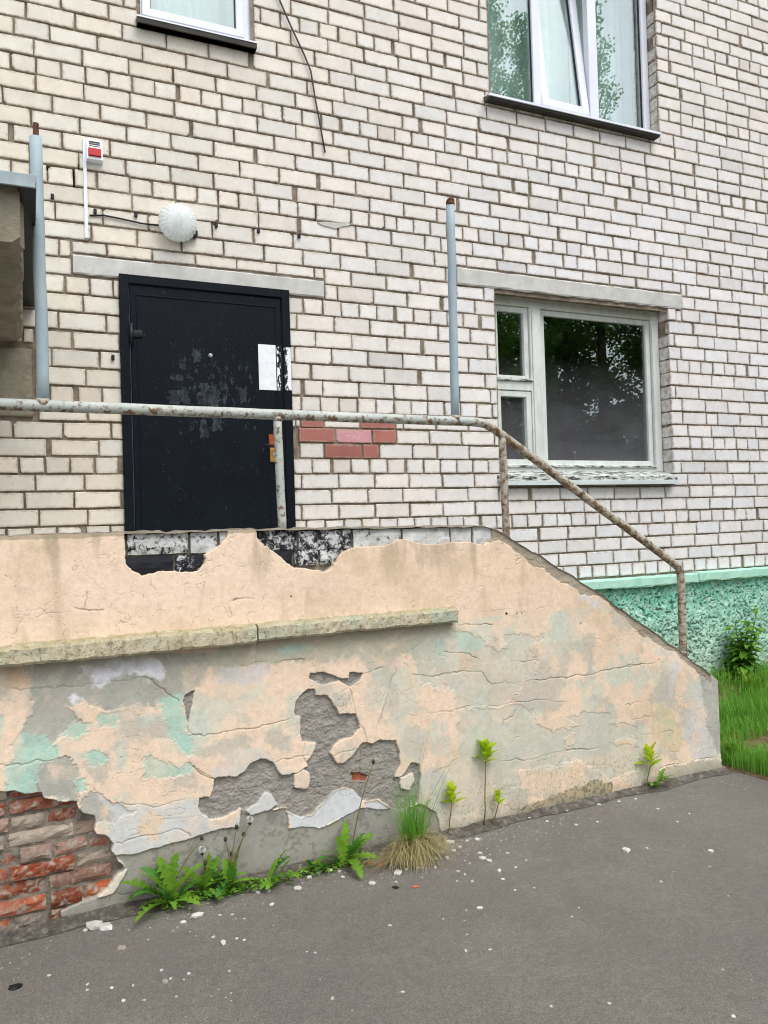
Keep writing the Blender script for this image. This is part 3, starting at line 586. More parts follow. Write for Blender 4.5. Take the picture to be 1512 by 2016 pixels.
# scratched letters on the pink brick
q = MB(); w0 = .028; cx0, cz0 = pinkc[0]-.06, pinkc[2]-.022
strokes = [[(0, 0), (0, 1), (.8, .85), (.7, .55), (0, .5)], [(.2, .5), (.9, 0)], [(1.4, 0), (1.8, 1), (2.25, 0)], [(1.55, .4), (2.1, .4)], [(2.8, 0), (2.8, 1), (3.5, 1)], [(2.8, .5), (3.35, .5)]]
for s_ in strokes: q.tube([(cx0+a*w0*1.2, -.0024, cz0+b*.046) for a, b in s_], .0016, 5)
q.build('scratched_lettering', simple('chalk', col(226, 196, 198), col(236, 214, 214)), B)
# ================================================================== CANOPY
K = empty('entrance_canopy', (-.8, -.8, 2.71), 'weathered concrete canopy slab with metal flashing at left edge', 'canopy')
XX, YY = np.meshgrid(np.linspace(-1.6, -.008, 60), np.linspace(-1.66, -.002, 60)); q = MB()
nr = 24
vs = []; fs = []; r = random.Random(3)
for i in range(nr+1):
    y = -1.66+1.655*i/nr; e = -.008-.02*(i/nr)+r.uniform(-.012, .008); drop = .0 if i < nr-3 else -.0
    vs += [(-1.6, y, 2.712+r.uniform(-.008, .008)), (-.5, y, 2.712+r.uniform(-.012, .012)), (e-.03, y, 2.712+r.uniform(-.008, .012)), (e, y, 2.735+r.uniform(-.01, .015)), (e, y, 2.935), (-1.6, y, 2.935)]
for i in range(nr): fs += [(i*6+j, i*6+(j+1) % 6, i*6+6+(j+1) % 6, i*6+6+j) for j in range(6)]
fs += [tuple(range(6)), tuple(range(nr*6, nr*6+6))]; q.add(vs, fs); q.build('slab', M['canopy'], K)
q = MB(); q.box(-1.6, .045, -1.71, -.012, 2.935, 2.968, .004); q.build('roof_sheet', M['flash'], K)
q = MB(); q.box(-1.6, .041, -1.722, -1.7105, 2.912, 2.962, .002); q.build('flashing', M['flash'], K)
q = MB(); q.add([(.043, -1.71, 2.934), (.043, -.02, 2.934), (.020, -.02, 2.90), (.032, -1.70, 2.895), (.005, -1.55, 2.72), (-.005, -.6, 2.78)], [(0, 1, 2, 3), (3, 2, 5, 4)])
MB().box(-.02, .042, -1.705, -.014, 2.914, 2.9335).build('drip_felt', M['black'], K)  # black box stands in for the shade under the roof sheet

# ================================================================== ENTRANCE STAIR
S = empty('entrance_stair', (1.2, -1.2, 0), 'entrance stair with sloping side wall of cracked peeling peach plaster', 'stair')
TOP = [(-1.6, 1.605), (.935, 1.592), (2.2, 1.575), (2.30, 1.545), (2.863, 1.235), (3.614, .76), (3.85, .60), (3.905, .555)]
def sz(pts): return [tuple(st(a, b)[[0, 2]]) for a, b in pts]
def zm(pts, ox, oy, k): return sz([(ox+a/k, oy+b/k) for a, b in pts])
ZA = (380, 1310, 3.024); ZL = (0, 1290, 3.78); ZR = (860, 1180, 3.78); ZE = (1112, 1050, 3.78); ZM = (450, 1150, 3.0); ZD = (900, 1400, 2.47); ZB = (0, 1500, 3.0)
NX, NZ = 1640, 530
xs = np.linspace(-1.0, 3.905, NX); top = np.interp(xs, [p[0] for p in TOP], [p[1] for p in TOP])
top = top+np.where(xs > 2.25, .016, .006)*(fbm(xs, xs*0, 14, 60, 4)-.5)*2
PX, TT = np.meshgrid(xs, np.linspace(0, 1, NZ)); PZ = TT*top[None, :]
wa = fbm(PX, PZ, 28, 1, 3)-.5; wb = fbm(PX, PZ, 28, 2, 3)-.5; wc = fbm(PX, PZ, 7, 3, 4)-.5; wd = fbm(PX, PZ, 7, 4, 4)-.5
wf = fbm(PX, PZ, 95, 101, 2)-.5; wg = fbm(PX, PZ, 95, 102, 2)-.5
HX, HZ = PX+.014*wa, PZ+.014*wb                     # little warp: broken edges of the holes
QX, QZ = PX+.05*wc+.035*wa+.022*wf, PZ+.05*wd+.035*wb+.022*wg         # more: edges of the paint
H = .005*(fbm(PX, PZ, 2.5, 5, 3)-.5)+.003*(fbm(PX, PZ, 14, 6, 3)-.5)
def L3(*c): return lin(c)[None, None, :]
n1 = fbm(PX, PZ, 2.2, 8, 4)[..., None]; n2 = fbm(PX, PZ, 11, 9, 4)[..., None]; n3 = fbm(PX*1.0, PZ*.22, 16, 10, 4)[..., None]
C = L3(238, 213, 188)*(1-np.clip((n1-.42)*2.4, 0, 1)*.55)+L3(224, 198, 168)*(np.clip((n1-.42)*2.4, 0, 1)*.55)
def lay(mask, c, a=1.0):
    global C
    w = (mask.astype(float) if mask.dtype == bool else mask)*a
    w = w[..., None] if w.ndim == 2 else w; C = C*(1-w)+c*w
# dirt runs and grime with shapes of their own
lay(np.clip((n3[..., 0]-.60)*5, 0, 1)*(PZ > 1.1), L3(188, 168, 142), .5); lay(np.clip((n1[..., 0]*.5+n2[..., 0]*.5-.56)*6, 0, 1), L3(206, 184, 152), .5)
low = PZ < 1.09
spk = fbm(QX, QZ, 9, 12, 5)
sof = lambda f, t, k=9: np.clip((f-t)*k, 0, 1)
lay(sof(spk, .55)*low, L3(204, 206, 190), .75); lay(sof(fbm(QX, QZ, 6, 13, 5), .60)*low, L3(196, 210, 196), .5); lay(sof(fbm(QX, QZ, 8, 14, 5), .58)*low, L3(188, 184, 172), .7)
grey = L3(172, 172, 161)*(.9+.25*n2); pale = L3(196, 198, 188)*(.92+.18*n2); mint = L3(166, 207, 190)*(.88+.3*n2); white = L3(216, 219, 222)*(.93+.13*n2); greyg = L3(196, 197, 182)*(.9+.22*n2)
hgt = np.zeros_like(PX)
scuff = [np.clip(.40+2.4*(fbm(QX, QZ, 13, 300+i, 4)-.30), 0, 1) for i in range(3)]
def soft(i): return scuff[i % 3]
QX2, QZ2 = QX+.05*(fbm(PX, PZ, 20, 401, 4)-.5)+.03*wg, QZ+.05*(fbm(PX, PZ, 20, 402, 4)-.5)+.03*wf
QX3, QZ3 = QX+.07*(fbm(PX, PZ, 36, 403, 4)-.5)-.04*wf, QZ+.07*(fbm(PX, PZ, 36, 404, 4)-.5)-.04*wg
def patch(polys, z, c, a=1.0, dh=0.0):
    for p in polys:
        k = inpoly(QX, QZ, zm(p, *z)); k2 = (k*1.0+inpoly(QX2, QZ2, zm(p, *z))+inpoly(QX3, QZ3, zm(p, *z)))/3; nn_ = soft(len(p)+int(p[0][0])); lay(k2*(nn_ if c is mint else np.clip(nn_+.28, 0, 1)), c, a)
        if dh: hgt[k] = dh
patch([[(200, 60), (500, 30), (1500, -30), (1560, 60), (1460, 260), (1360, 330), (1300, 340), (1230, 360), (1000, 370), (820, 390), (700, 370), (580, 360), (480, 400), (540, 480), (600, 520), (500, 560), (400, 650), (340, 700), (250, 720), (150, 700), (180, 560), (260, 420), (275, 370), (200, 330), (230, 200)],
       [(320, 800), (430, 765), (530, 780), (570, 850), (560, 940), (560, 1080), (520, 1110), (330, 1040), (290, 960), (300, 880)], [(680, 1000), (760, 1030), (860, 1050), (900, 1110), (1000, 1180), (800, 1240), (620, 1200), (560, 1090), (640, 1040)]], ZL, grey, .95, -.003)
patch([[(60, 80), (180, 80), (230, 200), (190, 250), (100, 255), (50, 220)]], ZL, L3(214, 186, 156), .8)
patch([[(100, 650), (180, 600), (300, 620), (400, 700), (430, 760), (310, 810), (290, 960), (310, 1030), (120, 1030), (20, 1010), (40, 820), (90, 760)], [(500, 560), (600, 520), (660, 500), (680, 580), (560, 640), (440, 640), (400, 650)],
       [(740, 430), (830, 400), (900, 400), (900, 470), (830, 560), (780, 540), (720, 520)], [(1200, 330), (1360, 300), (1370, 400), (1400, 560), (1440, 580), (1430, 740), (1370, 720), (1280, 560), (1200, 460)],
       [(1050, 780), (1120, 740), (1300, 830), (1400, 800), (1450, 830), (1400, 880), (1200, 920), (1060, 930)], [(560, 950), (650, 930), (640, 1020), (570, 1030)], [(640, 750), (780, 740), (800, 800), (700, 850), (640, 820)], [(-200, 430), (30, 470), (40, 520), (-20, 640), (0, 760), (-200, 700)]], ZL, mint, .78, -.002)
patch([[(610, 60), (700, 80), (830, 40), (1000, 30), (1120, 20), (1230, 80), (1200, 170), (1050, 180), (920, 140), (820, 180), (720, 230), (680, 220), (660, 150)], [(480, 300), (520, 290), (640, 330), (620, 350), (500, 345)]], ZL, L3(234, 235, 240), .95)
patch([[(0, 370), (150, 350), (400, 310), (1330, 230), (1370, 300), (1240, 330), (1200, 420), (900, 430), (740, 420), (560, 470), (450, 450), (200, 480), (0, 500), (-150, 480), (-150, 400)]], ZM, L3(182, 180, 160)*(.9+.24*n2), .85)
patch([[(-60, 500), (120, 500), (260, 490), (250, 540), (190, 590), (100, 580), (-60, 590)]], ZM, L3(204, 206, 208), .6)
patch([[(300, 380), (420, 340), (520, 350), (420, 420), (330, 410)], [(1190, 340), (1260, 330), (1280, 400), (1220, 420)]], ZM, mint, .6)
patch([[(60, 760), (130, 760), (140, 830), (60, 830)], [(1020, 700), (1100, 690), (1180, 740), (1000, 800), (940, 790)], [(850, 540), (980, 520), (1010, 600), (960, 720), (860, 760), (800, 640)]], ZM, greyg, .55)
patch([[(-40, 250), (60, 240), (160, 220), (250, 250), (310, 290), (350, 340), (480, 400), (520, 370), (510, 260), (640, 270), (720, 290), (800, 250), (800, 300), (700, 340), (700, 420), (760, 450), (745, 600), (620, 610), (600, 720), (580, 760), (450, 800), (250, 810), (230, 900), (150, 880), (130, 700), (0, 640), (-120, 620), (-200, 400)],
       [(250, 830), (480, 810), (640, 790), (740, 820), (750, 920), (860, 1000), (870, 890), (1050, 870), (1200, 830), (1290, 840), (1270, 920), (1400, 910), (1480, 930), (1500, 1030), (1300, 1060), (1280, 1160), (150, 1160), (160, 950)]], ZR, greyg, .64, -.002)
patch([[(140, 230), (230, 260), (340, 300), (330, 360), (250, 380), (150, 380)], [(0, 310), (50, 300), (40, 400), (0, 440)]], ZR, mint, .45)
patch([[(170, 400), (240, 390), (270, 430), (260, 520), (180, 530)]], ZR, L3(214, 190, 164), .7)
patch([[(60, 60), (380, 60), (480, 100), (700, 120), (760, 160), (890, 170), (880, 300), (750, 320), (620, 260), (600, 230), (520, 260), (300, 290), (320, 340), (250, 380), (220, 440), (330, 480), (200, 530), (0, 640), (-150, 680), (-120, 300), (0, 220)]], ZD, L3(200, 199, 184)*(.92+.18*n2), .62, -.002)
patch([[(300, 300), (520, 270), (600, 240), (620, 330), (560, 380), (380, 400), (310, 370)], [(500, 20), (600, 80), (480, 110), (400, 60)], [(530, 130), (580, 120), (560, 180), (520, 180)]], ZD, L3(230, 205, 178), .8, .0005)
patch([[(790, 940), (870, 950), (830, 1100), (800, 1260), (770, 1200), (780, 1080)], [(940, 1120), (1020, 1100), (1030, 1250), (1060, 1450), (1110, 1540), (1130, 1640), (940, 1690), (930, 1560), (880, 1500), (900, 1350), (940, 1250)], [(100, 360), (150, 420), (180, 480), (270, 490), (270, 570), (200, 540), (150, 500), (110, 470)], [(670, 850), (790, 840), (820, 930), (760, 910), (690, 890)]], ZE, L3(210, 210, 210)*(.94+.12*n2), .75)
patch([[(1020, 1010), (1110, 1040), (1180, 1080), (1190, 1500), (1190, 1610), (1130, 1640), (1110, 1530), (1060, 1450), (1030, 1250), (1010, 1100)]], ZE, L3(176, 176, 168)*(.9+.22*n2), .9, -.002)
patch([[(950, 1440), (1000, 1470), (1030, 1540), (960, 1570)]], ZE, L3(230, 206, 182), .8)
patch([[(700, 1290), (800, 1320), (860, 1420), (880, 1560), (820, 1640), (700, 1580), (640, 1450)]], ZE, L3(206, 192, 150), .55)
patch([[(700, 1760), (880, 1715), (930, 1695), (1110, 1665), (1180, 1700), (1180, 1770), (880, 1830), (720, 1860)]], ZE, L3(186, 180, 160)*(.9+.22*n2), .9, .006)
# white under-coat showing by the bottom edge and in the wide scar
patch([[(560, 160), (700, 245), (900, 280), (1050, 245), (1180, 215), (1180, 320), (1300, 380), (1430, 275), (1430, 390), (1290, 410), (1130, 455), (1000, 495), (900, 520), (800, 548), (690, 552), (660, 490), (640, 440), (700, 350)]], ZB, L3(208, 209, 208)*(.93+.14*n2), .85)
patch([[(800, 330), (930, 300), (940, 380), (900, 470), (840, 440)], [(590, 250), (640, 240), (640, 330), (600, 330)]], ZB, L3(228, 203, 172), .85)
patch([[(100, 600), (270, 500), (420, 510), (500, 620), (620, 640), (600, 690), (480, 670), (360, 590), (280, 640), (140, 660)]], ZA, L3(208, 206, 200), .65)
patch([[(1240, 380), (1330, 360), (1400, 400), (1370, 600), (1290, 560), (1230, 480)], [(1360, 640), (1440, 600), (1512, 640), (1512, 860), (1380, 880), (1350, 760)]], ZA, L3(196, 194, 184), .7)
# lower grey render band
base = [(225, 1685), (267, 1682), (300, 1672), (333, 1663), (377, 1650), (430, 1635), (472, 1627), (474, 1593), (493, 1606), (520, 1598), (565, 1590), (570, 1632), (598, 1627), (625, 1631), (650, 1624), (690, 1601), (711, 1591), (745, 1594), (770, 1590), (800, 1594), (830, 1582), (860, 1600), (880, 1680), (700, 1730), (500, 1790), (250, 1850), (110, 1870), (115, 1800), (150, 1778), (225, 1760), (250, 1715), (232, 1690)]
bm_ = inpoly(HX, HZ, sz(base)); lay(bm_, L3(158, 155, 145)*(.82+.36*n2), 1.0); hgt[bm_] = -.010
k = bm_ & (fbm(PX, PZ, 60, 70, 3) > .56) & (fbm(PX, PZ, 8, 71, 3) > .52); lay(k, L3(120, 117, 108), .55)
# scars down to the rough scratch coat
scar = [(690, 135), (725, 140), (735, 180), (800, 180), (835, 225), (870, 290), (975, 285), (985, 340), (995, 375), (950, 420), (870, 450), (830, 490), (810, 520), (830, 545), (860, 585), (900, 580), (940, 550), (975, 500), (1010, 465), (1080, 465), (1120, 445), (1210, 450), (1235, 520), (1235, 590), (1210, 640), (1200, 665), (1240, 660), (1265, 635), (1300, 580), (1350, 590), (1360, 650), (1345, 740), (1340, 820), (1270, 860), (1190, 855), (1160, 830), (1110, 800), (1040, 810), (1005, 800), (960, 745), (900, 725), (830, 760), (760, 830), (700, 890), (640, 905), (600, 890), (565, 870), (560, 845), (500, 850), (440, 870), (345, 895), (280, 850), (230, 880), (180, 910), (100, 915), (50, 890), (35, 850), (40, 790), (105, 785), (120, 740), (130, 680), (150, 665), (260, 660), (300, 635), (350, 575), (400, 555), (470, 575), (500, 620), (530, 655), (620, 640), (660, 615), (690, 600), (680, 575), (700, 555), (730, 500), (740, 455), (700, 460), (650, 455), (640, 400), (640, 310), (605, 300), (615, 215), (640, 175)]
isl = [[(605, 650), (660, 620), (690, 640), (697, 690), (685, 735), (640, 740), (605, 725)], [(310, 865), (390, 820), (430, 755), (470, 770), (500, 830), (440, 870), (345, 895)], [(1228, 670), (1310, 640), (1320, 680), (1290, 740), (1240, 740)]]
sm = inpoly(HX, HZ, zm(scar, *ZA))
for p in isl: sm &= ~inpoly(HX, HZ, zm(p, *ZA))
for p in ([(700, 45), (770, 40), (830, 55), (870, 75), (925, 80), (935, 40), (1015, 45), (990, 95), (940, 130), (890, 110), (870, 90), (800, 115), (740, 110), (695, 80)],): sm |= inpoly(HX, HZ, zm(p, *ZA))
sm |= inpoly(HX, HZ, zm([(1385, 290), (1450, 262), (1440, 330), (1420, 420), (1395, 510), (1385, 400), (1365, 340)], *ZL))
rough = .7*fbm(PX, PZ*1.6, 30, 40, 5, .62)+.3*fbm(PX, PZ*1.3, 130, 41, 2)
lay(inpoly(HX, HZ, zm(isl[0], *ZA)), L3(226, 208, 188), .9); lay(inpoly(HX, HZ, zm(isl[1], *ZA)), L3(206, 206, 202), .95); lay(inpoly(HX, HZ, zm(isl[2], *ZA)), L3(222, 210, 196), .9)
lay(sm, L3(148, 144, 136)*(.55+.95*rough[..., None]), 1.0); hgt[sm] = (-.015+.016*(rough-.5))[sm]
w1 = inpoly(HX, HZ, zm([(565, 880), (640, 905), (700, 895), (760, 840), (830, 765), (900, 728), (960, 745), (1010, 800), (1000, 850), (940, 880), (880, 910), (800, 950), (740, 970), (660, 960), (590, 975)], *ZA)); lay(w1, white, .92); hgt[w1] = -.004
w2 = inpoly(HX, HZ, zm([(1020, 815), (1100, 805), (1180, 850), (1100, 862), (1020, 850)], *ZA)); lay(w2, white, .9); hgt[w2] = -.005
rbk = inpoly(HX, HZ, zm([(945, 650), (1000, 638), (1045, 662), (1030, 690), (985, 694), (960, 690)], *ZA)); lay(rbk, L3(150, 78, 58)*(.7+.6*n2), 1.0); hgt[rbk] -= .012
# ragged edge along the slope and under the coping
dz = top[None, :]-PZ; band = .028+.075*np.clip(fbm(PX, PX*0, 5, 44, 3)-.42, 0, 1)*2+.03*(fbm(PX, PZ, 30, 45, 3)-.5)
eb = (dz < band) & (PX > 2.22) & (PX < 3.85); lay(eb, L3(166, 156, 138)*(.72+.5*n2), 1.0); hgt[eb] = (-.012+.012*(rough-.5))[eb]
tk = (dz < .012+.02*(n2[..., 0]-.3)) & (PX <= 2.22); lay(tk, L3(170, 158, 132)*(.8+.4*n2), .8)
lay(np.clip(1-(1.085-PZ)/(.03+.10*n2[..., 0]), 0, 1)*(PZ < 1.085)*(PX < 2.0), L3(122, 114, 98), .5)      # darker towards the slab edge
lay(np.clip((n3[..., 0]-.52)*6, 0, 1)*np.clip(1-dz/.22, 0, 1)*(PX < 2.3), L3(150, 138, 116), .55)
# holes: brick core shows
hole = inpoly(HX, HZ, sz([(-700, 1570), (-80, 1560), (0, 1559), (30, 1557), (53, 1562), (82, 1560), (87, 1572), (107, 1575), (127, 1580), (147, 1577), (153, 1593), (167, 1602), (187, 1605), (190, 1617), (187, 1633), (190, 1643), (207, 1645), (217, 1652), (222, 1663), (220, 1677), (230, 1687), (233, 1697), (247, 1713), (233, 1723), (220, 1740), (213, 1753), (187, 1770), (150, 1783), (130, 1793), (120, 1800), (123, 1822), (60, 1890), (0, 1920), (-700, 2100)]))
hole |= inpoly(HX, HZ, sz([(247, 1010), (246, 1098), (250, 1112), (262, 1122), (280, 1132), (300, 1130), (318, 1124), (355, 1126), (390, 1124), (402, 1110), (405, 1092), (420, 1082), (435, 1072), (448, 1055), (452, 1010)]))
hole |= inpoly(HX, HZ, sz([(497, 1010), (507, 1058), (520, 1073), (540, 1085), (558, 1100), (578, 1118), (600, 1120), (640, 1126), (655, 1118), (665, 1100), (675, 1086), (690, 1080), (740, 1076), (765, 1072), (785, 1063), (805, 1062), (830, 1070), (870, 1072), (900, 1066), (925, 1068), (955, 1072), (972, 1060), (972, 1010)]))
# cracks
cr = [zm(p, *ZL) for p in ([(30, 200), (60, 230), (150, 265), (400, 240), (620, 215), (850, 195), (1050, 180), (1130, 190), (1200, 240), (1260, 300), (1330, 360)], [(-300, 780), (0, 805), (150, 815), (330, 795), (430, 765), (520, 770)], [(1395, 510), (1430, 580), (1512, 575)], [(290, 950), (310, 1020), (325, 1050)], [(1400, 810), (1512, 880)])]
cr += [zm(p, *ZA) for p in ([(0, 405), (150, 400), (400, 360), (600, 310)], [(975, 285), (980, 340), (1030, 420), (1030, 460)], [(1080, 465), (1085, 380), (1150, 250), (1170, 150), (1210, 20)], [(480, 575), (600, 550), (730, 530)], [(1000, 520), (1005, 600), (1010, 640)], [(250, 750), (400, 720), (530, 660)], [(600, 745), (760, 730), (940, 700), (1160, 730)], [(650, 455), (655, 540), (690, 590)], [(830, 530), (960, 500)], [(935, 140), (955, 200), (975, 285)], [(830, 175), (900, 145), (990, 110)], [(0, 600), (60, 630), (130, 670)], [(1000, 55), (1130, 15)])]
cr += [zm(p, *ZR) for p in ([(-180, 560), (0, 565), (100, 550), (230, 540), (340, 550), (410, 640), (620, 620), (830, 590), (1090, 555), (1350, 510), (1512, 480)], [(-200, 870), (0, 850), (130, 830), (290, 800), (430, 795), (630, 765), (830, 745), (960, 765)], [(50, 385), (150, 405), (230, 385), (290, 430)], [(140, 185), (420, 180)], [(480, 950), (500, 890), (570, 870), (620, 800)], [(520, 400), (560, 475), (640, 465), (760, 455)])]
cr += [zm(p, *ZD) for p in ([(200, 240), (380, 230), (520, 195), (660, 180)], [(620, 260), (760, 255)])]
cr += [zm(p, *ZE) for p in ([(0, 1070), (200, 1040), (400, 1000), (500, 970), (650, 965)], [(0, 1630), (150, 1600), (250, 1590)], [(450, 1270), (640, 1240)], [(640, 1250), (645, 1340)], [(500, 1385), (650, 1360)], [(700, 1750), (880, 1710), (930, 1690), (1110, 1660)], [(550, 1500), (800, 1475)])]
cr += [zm(p, *ZB) for p in ([(1140, 30), (1210, 80), (1280, 100)], [(550, 160), (700, 240), (900, 275), (1050, 240), (1180, 215)], [(700, 480), (830, 440), (1050, 395), (1130, 440)], [(950, 340), (1190, 325)], [(660, 800), (790, 790), (870, 770)])]
cr += [sz(p) for p in ([(65, 1212), (85, 1210), (97, 1206), (120, 1208)], [(145, 1203), (170, 1200), (205, 1197)], [(450, 1190), (452, 1215)], [(170, 1165), (165, 1200)], [(460, 1180), (500, 1176)], [(505, 1263), (508, 1310)], [(450, 1312), (540, 1304), (600, 1296)])]
for i, line in enumerate(cr):
    wdt = .0019 if i % 3 else .0027
    d = polydist(PX+.022*wa+.03*wc, PZ+.022*wb+.03*wd, line, .05); g = np.exp(-(d/wdt)**2)*np.clip(.25+2.2*(fbm(PX, PZ, 9, 90+i, 2)-.32), .1, 1)
    H -= .004*np.clip(g, 0, 1); lay(np.clip(g, 0, 1), L3(108, 98, 87), .66)
# fine craze lines
cz_ = np.abs(fbm(PX, PZ*1.7, 5.5, 55, 4)-.5); cm = np.clip(1-cz_/.004, 0, 1)*(fbm(PX, PZ, 2.4, 56, 2) > .5); H -= .003*cm; lay(cm, L3(150, 134, 114), .5)
# moss, splash dirt low down; lichen under the coping
mo = inpoly(QX, QZ, zm([(200, 540), (300, 470), (420, 425), (600, 360), (760, 330), (760, 420), (600, 480), (400, 560), (200, 640)], *ZD)); lay(mo, L3(132, 124, 82)*(.7+.6*n2), .55); lay(mo & (fbm(PX, PZ, 70, 57, 3) > .55), L3(84, 82, 50), .6)
gm = (fbm(PX, PZ, 120, 58, 2) > .68) & (PX > 1.8) & (PX < 3.4) & (PZ < .22+.1*wc); lay(gm, L3(150, 152, 86), .5)
lay(np.clip(1-PZ/(.05+.05*n2[..., 0]), 0, 1), L3(138, 130, 116), .6)
for a, b in ((997, 1208), (1018, 1207), (1027, 1207), (573, 1174), (1143, 1227)):
    p = st(a, b); lay(np.hypot(PX-p[0], PZ-p[2]) < (.007 if a == 997 else .0045), L3(46, 38, 36))
Hf = H+hgt; Hf[hole] = -.045
V = np.stack([PX, ys(PX)-Hf, PZ], -1)
inside = hole[:-1, :-1] & hole[1:, :-1] & hole[:-1, 1:] & hole[1:, 1:]
near = inside.copy()
near[1:-1, 1:-1] = inside[1:-1, 1:-1] & inside[:-2, 1:-1] & inside[2:, 1:-1] & inside[1:-1, :-2] & inside[1:-1, 2:]
C = np.clip(C, 0, 1)
lay(hole, L3(150, 140, 124))
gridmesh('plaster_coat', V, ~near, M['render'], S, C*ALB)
# body of the side wall behind the plaster
def side_prism(prof, d0, d1, name, mat):
    n = len(prof); v = [(a, ys(a)+d0, b) for a, b in prof]+[(a, ys(a)+d1, b) for a, b in prof]
    q = MB(); q.add(v, [tuple(range(n)), tuple(range(2*n-1, n-1, -1))]+[(i, n+i, n+(i+1) % n, (i+1) % n) for i in range(n)]); return q.build(name, mat, S)
prof = [(-1.6, 0), (3.895, 0)]+[(a-(.006 if i == len(TOP)-1 else 0), b-.012) for i, (a, b) in reversed(list(enumerate(TOP)))]
side_prism(prof, .046, .25, 'wall_core', M['rubble']); side_prism([(a, max(0, b-.02)) for a, b in prof], .2502, .262, 'inner_render', simple('inner_render', col(214, 196, 172), col(228, 212, 190)))  # pale unseen inner face added to bounce light onto the bricks
q = MB(); xs2 = np.linspace(-1.6, 3.9, 160); tz = np.interp(xs2, xs, top); vs = []; r = random.Random(9)     # mortar capping along the top and the slope
for x, z in zip(xs2, tz): vs += [(x, ys(x)+.004, z-.004), (x, ys(x)+.03, z+.004+r.uniform(-.004, .005)), (x, ys(x)+.22, z+.004+r.uniform(-.005, .006)), (x, ys(x)+.252, z-.03)]
q.add(vs, [(i*4+j, i*4+4+j, i*4+5+j, i*4+1+j) for i in range(159) for j in range(3)]); q.build('mortar_capping', M['rubble'], S)
q = MB(); q.box(3.84, 3.906, ys(3.9)+.004, ys(3.9)+.25, 0, .545, .004); q.build('end_pier', M['ledge'], S)
# coping bricks laid on edge and the black painted course below
def core_brick(x0, x1, z0, z1, d0, tint, mat, name='brick', rr=R, j=.003, dep=.10):
    nx_, nz_ = 6, 3; vs = []; fs = []
    c = .006
    for b in range(nz_+1):
        for a in range(nx_+1):
            x = x0+(x1-x0)*a/nx_+rr.uniform(-j, j)*.6; z = z0+(z1-z0)*b/nz_+rr.uniform(-j, j)*.6
            e = c if (a in (0, nx_) or b in (0, nz_)) else 0
            vs.append((x, ys(x)+d0+e*rr.uniform(.5, 1.3)+rr.uniform(-j, j), z))
    W = nx_+1; fs = [(b*W+a, b*W+a+1, b*W+W+a+1, b*W+W+a) for b in range(nz_) for a in range(nx_)]
    per = [a for a in range(W)]+[b*W+nx_ for b in range(1, nz_+1)]+[nz_*W+a for a in range(nx_-1, -1, -1)]+[b*W for b in range(nz_-1, 0, -1)]
    k0 = len(vs); vs += [(vs[i][0], vs[i][1]+dep, vs[i][2]) for i in per]; m_ = len(per)
    fs += [(per[i], k0+i, k0+(i+1) % m_, per[(i+1) % m_]) for i in range(m_)]
    q = MB(); q.add(vs, fs, tint); xm, zc = (x0+x1)/2, (z0+z1)/2
    return q.build(name, mat, S, at=(xm, ys(xm)+d0, zc))
rc = random.Random(21)
jo = [230, 248, 372, 430, 505, 586, 693, 791, 887, 930, 972]
for a, b in zip(jo[:-1], jo[1:]):
    x0, x1 = st(a, 1055, .025)[0]+.006, st(b, 1055, .025)[0]-.006; zt = np.interp((x0+x1)/2, xs, top)
    core_brick(x0, x1, zt-.098, zt-.006, .018+rc.uniform(0, .008), G({248: .47, 372: .40, 505: .55, 586: .53, 693: .40, 791: .36}.get(a, .32)), M['bwpaint'], 'coping_brick', rc)
x = float(st(225, 1100)[0]); i = 0
while x < float(st(760, 1100)[0]):
    w = rc.choice((.20, .25, .12)); u = proj((x+w/2, ys(x), 1.45))[0]
    core_brick(x, x+w, 1.415, 1.488, .020+rc.uniform(0, .008), G(.5 if 600 < u < 670 else .60 if 370 < u < 420 else .85), M['bwpaint'], 'brick', rc); x += w+.012
# red core bricks bared low on the left
zz = .004
row = 0
while zz < .60:
    h = rc.uniform(.048, .056); x = -1.0+(.13 if row % 2 else 0)+rc.uniform(-.03, .03)
    while x < .36:
        w = rc.choice((.24, .24, .118, .118)); k = rc.uniform(.8, 1.1); t_ = rc.choice(((178, 94, 64), (190, 110, 78), (162, 84, 58), (176, 134, 116), (186, 156, 140), (182, 168, 152)))
        if x+w/2 < .33-.02*max(0, row-2) or row < 2: core_brick(x, x+w, zz, zz+h, .014+rc.uniform(0, .030), col(*(min(255, a*k) for a in t_)), M['redbrick'], 'brick', rc, .0045, .06)
        x += w+rc.uniform(.012, .022)
    zz += h+rc.uniform(.013, .019); row += 1
XX, ZZ = np.meshgrid(np.linspace(-1.3, .45, 200), np.linspace(0, .62, 80)); nn = fbm(XX, ZZ, 22, 77, 5, .6)
gridmesh('mortar', np.stack([XX, ys(XX)+.050-.036*(nn-.4), ZZ], -1), np.ones((79, 199), bool), M['rubble'], S)
